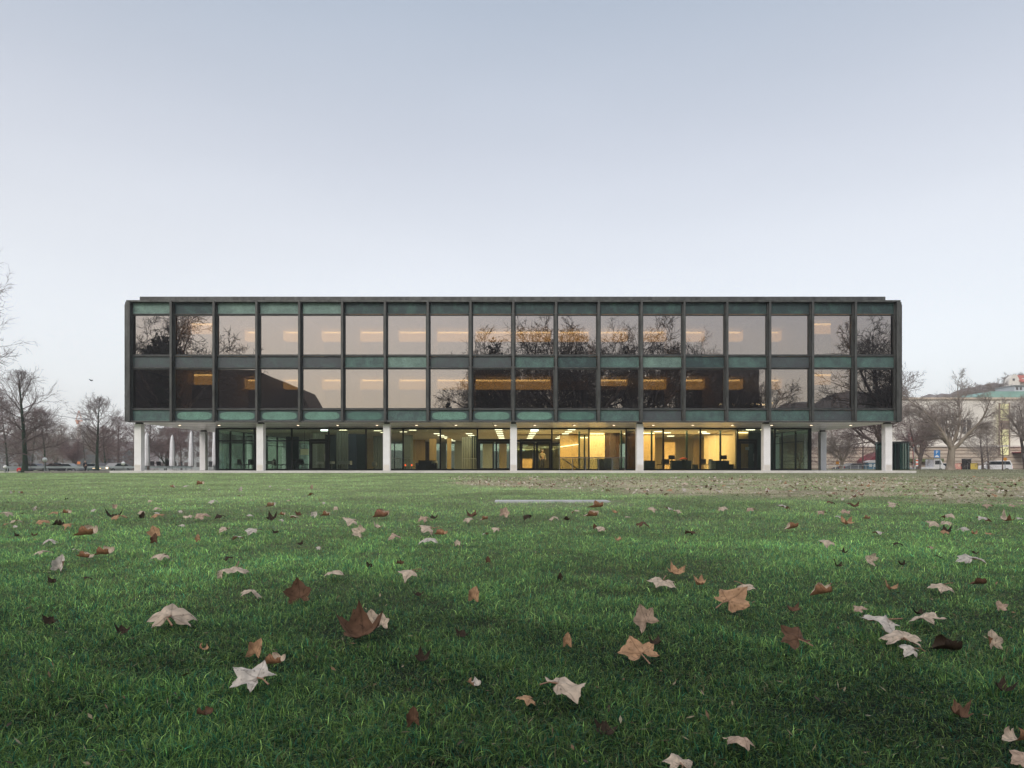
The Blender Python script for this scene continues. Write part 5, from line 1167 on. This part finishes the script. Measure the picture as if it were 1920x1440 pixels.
hand = """323 1162 85 pale arch 20;562 1112 50 brown stand 0;680 1184 84 brown cup 10;697 1163 34 pale stand 0;716 1168 32 pale stand 0;482 1222 38 tan edge 60;512 1242 46 pale roll 80;467 1280 86 white flat 65;380 1219 26 tan roll 40;889 1118 30 tan edge 10;
1066 1315 94 pale flat -75;1195 1236 72 tan tilt 15;1205 1172 46 pink stand 30;1229 1203 22 dark cup 0;1240 1097 60 pale flat 150;1266 1072 36 tan cup 10;1378 1141 68 tan tilt -60;1402 1110 42 pale arch 0;
1484 1211 62 brown tilt 40;1646 1178 86 white flat 95;1692 1194 74 pale arch -20;1703 1217 50 white arch 60;1735 1157 66 pale bat 0;1770 1201 60 dark roll 85;1860 1200 34 pale edge 0;1383 1396 62 pink bat 0;
1902 1392 62 pale roll 120;1912 1432 60 pink flat 30;1270 1440 62 pale arch 10;1668 1101 29 tan cup 0;1536 1115 42 pale roll 75;1759 1100 44 pale arch 90;1834 1095 24 brown roll 60;1311 1093 28 tan cup 50;
437 1071 52 pale arch 180;624 1071 40 pale arch 170;472 1113 42 pale bat 15;763 1079 47 pale arch 90;114 1061 30 white edge 70;155 1046 32 pale roll 90;192 1040 40 pale roll 88;297 1045 39 pale arch 120;
78 1038 32 pale arch 60;92 1015 28 white arch 30;160 1002 46 pale roll 88;291 1005 22 tan stand 0;291 1016 16 brown edge 0;418 996 27 pale arch 80;470 1001 38 white arch 90;444 1013 28 white bat 0;
214 966 30 dark cup 20;221 973 34 tan arch 50;802 1019 38 white arch 180;740 1008 28 pink bat 30;709 992 17 pale cup 0;671 1003 22 pale stand 50;797 997 44 pale arch 90;824 1000 26 tan roll 70;
655 981 42 pale bat 90;712 968 34 pink roll 85;795 975 30 pink arch 60;813 967 15 dark cup 0;886 969 20 brown cup 0;880 976 22 pale arch 0;907 975 14 pale roll 90;947 966 18 pink stand 0;930 994 19 pale arch 70;
911 1002 15 white bat 0;987 971 24 dark arch 60;1038 972 16 pale arch 10;1060 970 13 dark roll 60;1080 961 17 pale bat 0;1108 968 24 pale roll 75;1117 950 32 pale roll 90;1154 963 13 tan cup 0;1178 971 12 pale arch 0;
1205 986 26 brown bat 10;1124 992 27 pale arch 80;1115 991 9 brown edge 0;1222 960 17 pale arch 0;1253 956 16 white bat 0;1271 963 15 pale arch 0;1160 1018 14 tan cup 0;1293 1003 27 brown bat 0;915 1052 10 brown edge 0;
858 1023 9 pale stand 0;1482 990 29 pale roll 88;1356 956 17 pale arch 0;1408 956 22 pink arch 0;1468 951 22 white bat 0;1538 962 20 pink arch 40;1584 964 17 pink tilt 0;1571 969 10 white arch 0;1586 980 26 tan cup 15;
1623 973 13 white roll 60;1646 996 25 white bat 80;1547 1022 36 pale arch 90;1682 1019 19 dark bat 0;1743 1025 15 pink arch 0;1748 987 26 pale arch 60;1772 986 26 pale arch 100;1772 994 20 dark cup 0;1771 1002 15 tan tilt 0;
1805 995 21 white bat 0;1826 1002 10 tan cup 0;1854 1003 14 tan flat 0;1812 1049 48 white bat 10;1631 1060 20 pale stand 60;1778 972 28 pale bat 0;1843 977 28 white bat 30;1886 975 26 pale cup 80;1675 950 26 pale arch 0;
1592 947 14 brown arch 0;1600 951 17 brown cup 0;1556 944 14 brown bat 0;1851 953 18 pink arch 0;1900 950 16 pink arch 0;1913 972 13 white arch 0;1570 1058 11 dark cup 0;1581 1033 9 dark cup 0;1757 1043 14 dark bat 0;
1690 1055 13 dark cup 0;1827 1030 9 dark cup 0;100 1088 12 dark cup 0;163 1085 16 dark bat 0;428 1045 14 dark bat 0;519 998 13 dark cup 0;414 1083 9 pale edge 0;694 1053 9 dark cup 0;748 1055 14 brown roll 60;
1050 1078 12 dark edge 0;786 1108 10 dark cup 0;12 969 24 pale bat 0;30 981 20 pale arch 40;28 988 12 white arch 0;44 963 10 dark bat 0;67 957 8 white edge 0;97 966 19 tan arch 0;123 966 15 pale roll 80;80 982 19 tan arch 0;
107 982 19 dark roll 85;127 988 19 tan arch 90;175 957 9 white arch 0;217 953 9 pink stand 0;265 962 12 pale arch 0;295 970 22 tan arch 40;268 966 12 dark edge 0;294 961 12 white bat 0;296 956 15 pale bat 0;338 958 10 white arch 0;
353 973 20 pale flat 0;378 970 24 pink arch 60;413 969 20 dark bat 0;340 986 11 white arch 0;372 1017 12 tan edge 0;140 1029 9 white bat 0;65 1005 9 brown cup 0;33 998 9 dark cup 0;467 965 12 white arch 0;509 969 18 dark cup 30;
527 965 12 pale roll 90;551 970 16 pale bat 0;561 966 12 brown cup 0;590 970 11 white stand 0;608 969 18 pale roll 88;528 978 9 white arch 0;506 950 17 white roll 90;473 939 8 pale arch 0;400 944 17 white arch 50;282 941 11 pale arch 0;
270 930 8 white bat 0;325 914 9 white roll 0;348 913 12 white arch 0;373 909 16 pale roll 90;392 919 6 white arch 0;452 920 8 white edge 0;449 929 9 white bat 0;541 938 8 pale arch 0;583 929 13 pale bat 0;606 944 9 white arch 0;
585 915 7 pink edge 0;540 917 7 white arch 0;507 913 7 white bat 0;22 925 10 white roll 0;40 925 8 white roll 0;70 930 9 pink flat 0;14 941 6 dark bat 0;125 936 6 dark cup 0;630 955 14 pale arch 0;10 985 7 tan arch 0;
597 1025 8 white arch 0;565 1016 6 dark cup 0;1720 1137 10 dark cup 0;1610 1150 22 pink flat 30;1873 1137 14 pink stand 0;1485 1152 12 brown cup 0;790 1225 14 dark cup 0;868 1180 16 dark cup 0;1063 1217 10 tan edge 0;775 1370 16 brown edge 0;
1795 1340 34 brown cup 0;1880 1278 16 dark cup 0;1135 1368 12 dark cup 0;380 1345 24 brown roll 60;95 1157 14 dark cup 0;230 1175 16 dark cup 0;985 1321 16 tan arch 0;885 1300 18 white roll 40""".replace('\n', '').split(';')
cols7 = [248, 487, 725, 963, 1201, 1439, 1677]; ordw = ['leftmost', 'second', 'third', 'middle', 'fifth', 'sixth', 'rightmost']
def solve_d(yp, xp=960):
    lo, hi = .8, 80
    for _ in range(50):
        m_ = (lo+hi)/2; y_ = HY + (CAMZ - (-.28+.0056*m_) - .03)*F/m_
        if y_ > yp: lo = m_
        else: hi = m_
    return m_
recs = []
for ln in hand:
    a = ln.split(); recs.append((float(a[0]), float(a[1]), float(a[2]), a[3], a[4], float(a[5])))
rs_l = random.Random(99)
# further leaves of the brown patch and of the far lawn
for i in range(95):
    d_ = rs_l.uniform(10.5, 32)**1; Xw = rs_l.uniform(-1, .74*d_)
    if float(brown(np.array([Xw]), np.array([CAMY+d_]))[0]) < .15: continue
    recs.append((960+(Xw-CAMX)*F/d_, HY+(CAMZ-g1(Xw, CAMY+d_)-.03)*F/d_, .10*F/d_, rs_l.choice(['tan', 'brown', 'pink', 'pale', 'pale', 'white', 'tan']), rs_l.choice(['arch', 'cup', 'bat', 'flat', 'tilt']), 999))
groups = {}
for r_ in recs:
    xp, yp, w_, tone, pose, yaw = r_
    ci = min(range(7), key=lambda k: abs(cols7[k]-xp)); band = 'in foreground' if yp > 1140 else 'on near lawn' if yp > 1035 else 'on nearer mid-lawn' if yp > 985 else 'mid-lawn' if yp > 958 else 'on far lawn' if yp > 930 or yaw != 999 else 'on the brown patch'
    if yaw == 999: band = 'on the brown patch'
    side = '' if abs(cols7[ci]-xp) < 36 else ('left of ' if xp < cols7[ci] else 'right of ')
    key = (tone, pose, band, side, ci); groups.setdefault(key, []).append(r_)
li = 0
for key, L in groups.items():
    tone, pose, band, side, ci = key; L.sort(key=lambda r_: -r_[1]); n_ = len(L)
    for j, (xp, yp, w_, _, _, yaw) in enumerate(L):
        li += 1; d_ = solve_d(yp); p_ = px(xp, yp, d_); wreal = w_*d_/F
        big = w_ > 24
        variant = li if big else 1000 + (li % 5)
        ck = (pose, variant, tone)
        if ck not in shape_cache:
            c_, cu, ro, _t = POSES[pose]; me = leaf_mesh(li*7+3 if big else hash((li % 5, len(pose))) % 1000, c_*rnd.uniform(.8, 1.2), cu*rnd.uniform(.8, 1.2), ro, .16, 7 if big else 4)
            me.materials.append(LM[tone]); ext = np.ptp(np.array([v.co[:] for v in me.vertices]), axis=0); shape_cache[ck] = (me, ext)
        me, ext = shape_cache[ck]
        span = max(ext[0], ext[1]) if pose not in ('roll', 'edge') else ext[1]
        if pose == 'edge': span = ext[0]*1.6
        s = min(2.1, max(.35, wreal/span*(1.04 if big else 1.25)))
        where = {'': 'below ', 'left of ': 'below, left of ', 'right of ': 'below, right of '}[side] + ordw[ci] + ' column'
        rank = ('nearest ', 'second ', 'third ', 'fourth ', 'fifth ', 'sixth ', 'seventh ')[min(j, 6)] if n_ > 3 else '' if n_ == 1 else ('nearer ' if j == 0 else 'farther ') if n_ == 2 else ('nearest ' if j == 0 else 'farthest ' if j == n_-1 else 'middle ')
        lab = f"{rank}{TWD[tone]} {PW[pose]} leaf {band}, {where}"
        gz_ = g1(p_.x, p_.y)
        o = link('fallen_leaf', me, None, None, (p_.x, p_.y, 0)); tag(o, lab, 'leaf', 'fallen plane leaves on the lawn')
        tilt = R(POSES[pose][3][0]); 
        o.scale = (s, s, s)
        yw = R(yaw) if yaw != 999 else rs_l.uniform(0, 6.28)
        if yaw == 0: yw = rs_l.uniform(-.5, .5) if pose in ('stand', 'tilt', 'cup') else rs_l.uniform(0, 6.28)
        Mx = Matrix.Rotation(yw if pose not in ('edge',) else 0, 3, 'Z')
        if tilt: Mx = Matrix.Rotation(tilt, 3, 'X') @ Mx
        Mx = Matrix.Rotation(R(rs_l.uniform(-9, 9)), 3, 'X') @ Matrix.Rotation(R(rs_l.uniform(-10, 10)), 3, 'Y') @ Mx
        o.rotation_euler = Mx.to_euler()
        vs = np.array([v.co[:] for v in me.vertices]) @ np.array(Mx).T * s
        lift = (.030 if big else .042) if tone != 'dark' else .014
        if pose in ('arch', 'bat'): lift = .018
        o.location.z = gz_ + lift - vs[:, 2].min() - (.30 if pose in ('stand', 'edge') else .12)*np.ptp(vs[:, 2])
        if big and pose in ('flat', 'arch', 'tilt') and w_ > 40:
            stalk_mesh(li, .16).build('stalk', M['leaf_stalk'], o)
print('leaves', li)

# dense litter of the brown patch: nobody could count it
rs = np.random.RandomState(8); n = 17000
dd_ = rs.uniform(10, 37, n); XX = rs.uniform(-4, 30, n); YY = CAMY+dd_
keep = rs.rand(n) < brown(XX, YY)*.8; XX, YY = XX[keep], YY[keep]; n = len(XX)
sz = rs.uniform(.015, .055, n)[:, None]; az = rs.uniform(0, 6.28, n); u = np.stack([np.cos(az), np.sin(az), rs.normal(0, .35, n)], 1); v_ = np.stack([-np.sin(az), np.cos(az), rs.normal(0, .35, n)], 1)
P = np.stack([XX, YY, gz(XX, YY)+.022], 1)
Vl = np.stack([P-u*sz, P-v_*sz*.7+[0, 0, .012], P+u*sz, P+v_*sz*.6], 1).reshape(-1, 3)
pal_ = np.array([(.44, .39, .30), (.38, .32, .24), (.28, .18, .12), (.52, .47, .40), (.20, .15, .11)]); cc = pal_[rs.choice(5, n, p=[.34, .24, .14, .2, .08])]
def tint_mat(name, transl=0., rough=.7):
    m = bpy.data.materials.new(name); m.use_nodes = True; t = m.node_tree; p = t.nodes['Principled BSDF']; p.inputs['Roughness'].default_value = rough; p.inputs['Specular IOR Level'].default_value = .3
    a = t.nodes.new('ShaderNodeVertexColor'); a.layer_name = 'tint'; t.links.new(a.outputs[0], p.inputs['Base Color'])
    if transl:
        tl = t.nodes.new('ShaderNodeBsdfTranslucent'); t.links.new(a.outputs[0], tl.inputs[0]); ms = t.nodes.new('ShaderNodeMixShader'); ms.inputs[0].default_value = transl
        t.links.new(p.outputs[0], ms.inputs[1]); t.links.new(tl.outputs[0], ms.inputs[2]); t.links.new(ms.outputs[0], t.nodes['Material Output'].inputs[0])
    return m
o = link('leaf_litter', np_mesh('leaf_litter', Vl, np.arange(n*4), np.arange(n)*4, np.repeat(cc*rs.uniform(.8, 1.2, (n, 1)), 4, 0)), tint_mat('litter')); o['kind'] = 'stuff'
tag(o, 'dry brown leaf litter covering the worn patch of lawn before the building', 'leaf litter')

# ------------------------------------------------------------------ grass blades
GRASS_A = 88000
def grass(seed, a, b_, dens, name, hs=1.0, ws=1.0, ls=1.0):
    rs = np.random.RandomState(seed)
    n = int(dens*1.62*2.5*(b_**.4-a**.4)); U = rs.rand(n); d_ = (a**.4+U*(b_**.4-a**.4))**2.5
    X_ = CAMX + rs.uniform(-1, 1, n)*(.80*d_+.25); Y_ = CAMY+d_
    cl = vnoise(X_, Y_, 5.0, 1); cl2 = vnoise(X_, Y_, 1.1, 2); cl3 = vnoise(X_, Y_, 16, 5)
    bw = brown(X_, Y_); kp = (rs.rand(n) > bw*.76) & (rs.rand(n) < .45+.75*cl3) & ~((np.abs(d_-11.5) < .33) & (X_ > -.45) & (X_ < 1.75)) & ~((d_ > 10.2) & (d_ < 11) & (X_ > -.45) & (X_ < 1.75) & (rs.rand(n) < .7))
    X_, Y_, d_, cl, cl2, cl3, bw = [q[kp] for q in (X_, Y_, d_, cl, cl2, cl3, bw)]; n = len(X_)
    lod = np.maximum(1, d_/3.2)**.62
    h = hs*(.014+.024*cl**1.6+.011*cl2)*rs.uniform(.4, 1.4, n)*(1-.35*bw)*(.85+.15*sm(3, 8, d_)); wdt = .0010*ws*rs.uniform(.45, 1.5, n)*lod*(1+.35*sm(3, 10, d_))
    az = rs.uniform(0, 2*np.pi, n); lean = ls*rs.gamma(1.7, .70, n)*(1+.4*sm(2.5, 8, d_))
    lx, ly = np.cos(az)*lean, np.sin(az)*lean
    # facing of the blade, random
    fa = rs.uniform(0, 2*np.pi, n); fx, fy = np.cos(fa)*wdt, np.sin(fa)*wdt
    z0 = gz(X_, Y_)-.006
    Bp = np.stack([X_, Y_, z0], 1); Mp = Bp+np.stack([lx*h*.40, ly*h*.40, h*.62/np.sqrt(1+lean**2*.25)], 1); Tp = Bp+np.stack([lx*h*1.05, ly*h*1.05, h/np.sqrt(1+lean**2*.9)], 1)
    W = np.stack([fx, fy, 0*fx], 1)
    V = np.stack([Bp-W, Bp+W, Mp+W*.8, Mp-W*.8, Tp], 1).reshape(-1, 3)
    base = np.arange(n)[:, None]*5
    L = (base+np.array([[0, 1, 2, 3, 3, 2, 4]])).ravel(); st = (np.arange(n)[:, None]*7+np.array([[0, 4]])).ravel()
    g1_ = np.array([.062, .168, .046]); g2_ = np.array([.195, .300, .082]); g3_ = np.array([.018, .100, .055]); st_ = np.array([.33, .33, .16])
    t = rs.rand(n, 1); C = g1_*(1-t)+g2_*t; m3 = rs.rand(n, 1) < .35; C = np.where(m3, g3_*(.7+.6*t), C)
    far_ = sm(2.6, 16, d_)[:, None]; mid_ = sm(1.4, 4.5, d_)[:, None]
    mid_ = sm(1.3, 3.4, d_)[:, None]; C = C*(.74+1.10*mid_)*np.exp(rs.normal(0, .50, (n, 1))); lm_ = C.mean(1, keepdims=True)*1.05; C = C*(1-.1*mid_)+lm_*np.array([1.02, 1.06, .74])*.1*mid_; C = C*(1-far_)+(C*.6+np.array([.20, .225, .125])*1.18)*far_; dry = (sm(2, 22, X_)*sm(16, 34, d_))[:, None]*.75; C = C*(1-dry)+np.array([.30, .29, .22])*dry  # shaded near turf and bright distance put into blade colour by camera distance
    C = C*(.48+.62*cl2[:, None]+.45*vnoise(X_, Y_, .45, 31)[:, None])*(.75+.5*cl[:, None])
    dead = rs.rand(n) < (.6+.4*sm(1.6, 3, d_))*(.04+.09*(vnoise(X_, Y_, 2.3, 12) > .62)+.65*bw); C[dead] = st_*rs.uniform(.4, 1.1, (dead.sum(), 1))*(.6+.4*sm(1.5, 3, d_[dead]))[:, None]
    Cv = np.repeat(C, 5, 0).reshape(n, 5, 3); Cv[:, :2] *= (.35+.6*sm(2, 6, d_))[:, None, None]; Cv[:, 4] *= 1.35  # roots darkened: shade low in the turf put into the colour
    return np_mesh(name, V, L, st, Cv.reshape(-1, 3)), n
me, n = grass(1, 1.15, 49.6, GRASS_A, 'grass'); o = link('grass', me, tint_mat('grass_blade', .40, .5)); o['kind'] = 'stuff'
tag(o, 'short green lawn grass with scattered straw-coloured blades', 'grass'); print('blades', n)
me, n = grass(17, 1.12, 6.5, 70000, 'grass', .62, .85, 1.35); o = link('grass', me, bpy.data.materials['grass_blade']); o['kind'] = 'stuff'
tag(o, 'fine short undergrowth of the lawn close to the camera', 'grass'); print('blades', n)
# dry scraps, crumbs and clippings lying in the near lawn
rs = np.random.RandomState(14); n = 5200; d_ = 1.3+9*rs.rand(n)**1.3; XX = CAMX+rs.uniform(-1, 1, n)*.8*d_; YY = CAMY+d_; kp = vnoise(XX, YY, 1.6, 44) > .42; XX, YY, d_ = XX[kp], YY[kp], d_[kp]; n = len(XX)
az = rs.uniform(0, 6.28, n); L_ = rs.uniform(.003, .015, n)[:, None]; W_ = L_*rs.choice([.06, .1, .3], n, p=[.5, .3, .2])[:, None]
u = np.stack([np.cos(az), np.sin(az), rs.normal(0, .35, n)], 1); v_ = np.stack([-np.sin(az), np.cos(az), rs.normal(0, .4, n)], 1); P = np.stack([XX, YY, gz(XX, YY)+rs.uniform(.008, .026, n)], 1)
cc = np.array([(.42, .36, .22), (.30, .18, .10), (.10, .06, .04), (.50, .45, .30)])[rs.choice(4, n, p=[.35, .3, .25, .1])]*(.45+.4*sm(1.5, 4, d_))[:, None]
o = link('lawn_debris', np_mesh('lawn_debris', np.stack([P-u*L_, P-v_*W_, P+u*L_*.9, P+v_*W_], 1).reshape(-1, 3), np.arange(n*4), np.arange(n)*4, np.repeat(cc, 4, 0)), tint_mat('debris')); o['kind'] = 'stuff'
tag(o, 'dry straw clippings and leaf crumbs scattered through the near lawn', 'debris')
# grass beyond the slab on the right of the building
rs = np.random.RandomState(6); n = 24000
Xr = rs.uniform(28.2, 66, n); Yr = rs.uniform(-2, 34, n); z = gz(Xr, Yr); h = rs.uniform(.03, .07, n); w = .02; az = rs.uniform(0, 6.28, n)
Bp = np.stack([Xr, Yr, z-.005], 1); W = np.stack([np.cos(az)*w, np.sin(az)*w, 0*az], 1); T = Bp+np.stack([rs.normal(0, .02, n), rs.normal(0, .02, n), h], 1)
o = link('grass', np_mesh('grass', np.stack([Bp-W, Bp+W, T], 1).reshape(-1, 3), np.arange(n*3), np.arange(n)*3, np.repeat(np.array([.25, .26, .18])*rs.uniform(.6, 1.3, (n, 1)), 3, 0)), tint_mat('grass_far', .2)); o['kind'] = 'stuff'
tag(o, 'greyish green grass of the lawn right of the building', 'grass')
# short twigs and stalks lying in the near lawn

# ------------------------------------------------------------------ winter air
hm = bpy.data.materials.new('haze_air'); hm.use_nodes = True; t = hm.node_tree; t.nodes.clear()
pv = t.nodes.new('ShaderNodeVolumePrincipled'); pv.inputs['Color'].default_value = (.93, .94, 1, 1); pv.inputs['Density'].default_value = HAZE; pv.inputs['Anisotropy'].default_value = .2
oo = t.nodes.new('ShaderNodeOutputMaterial'); t.links.new(pv.outputs[0], oo.inputs['Volume'])
hz_ = MB().box(-920, 920, -920, 900, -3, 95).build('haze', hm); hz_['kind'] = 'stuff'; tag(hz_, 'thin pale winter haze that softens the far trees and buildings', 'haze')
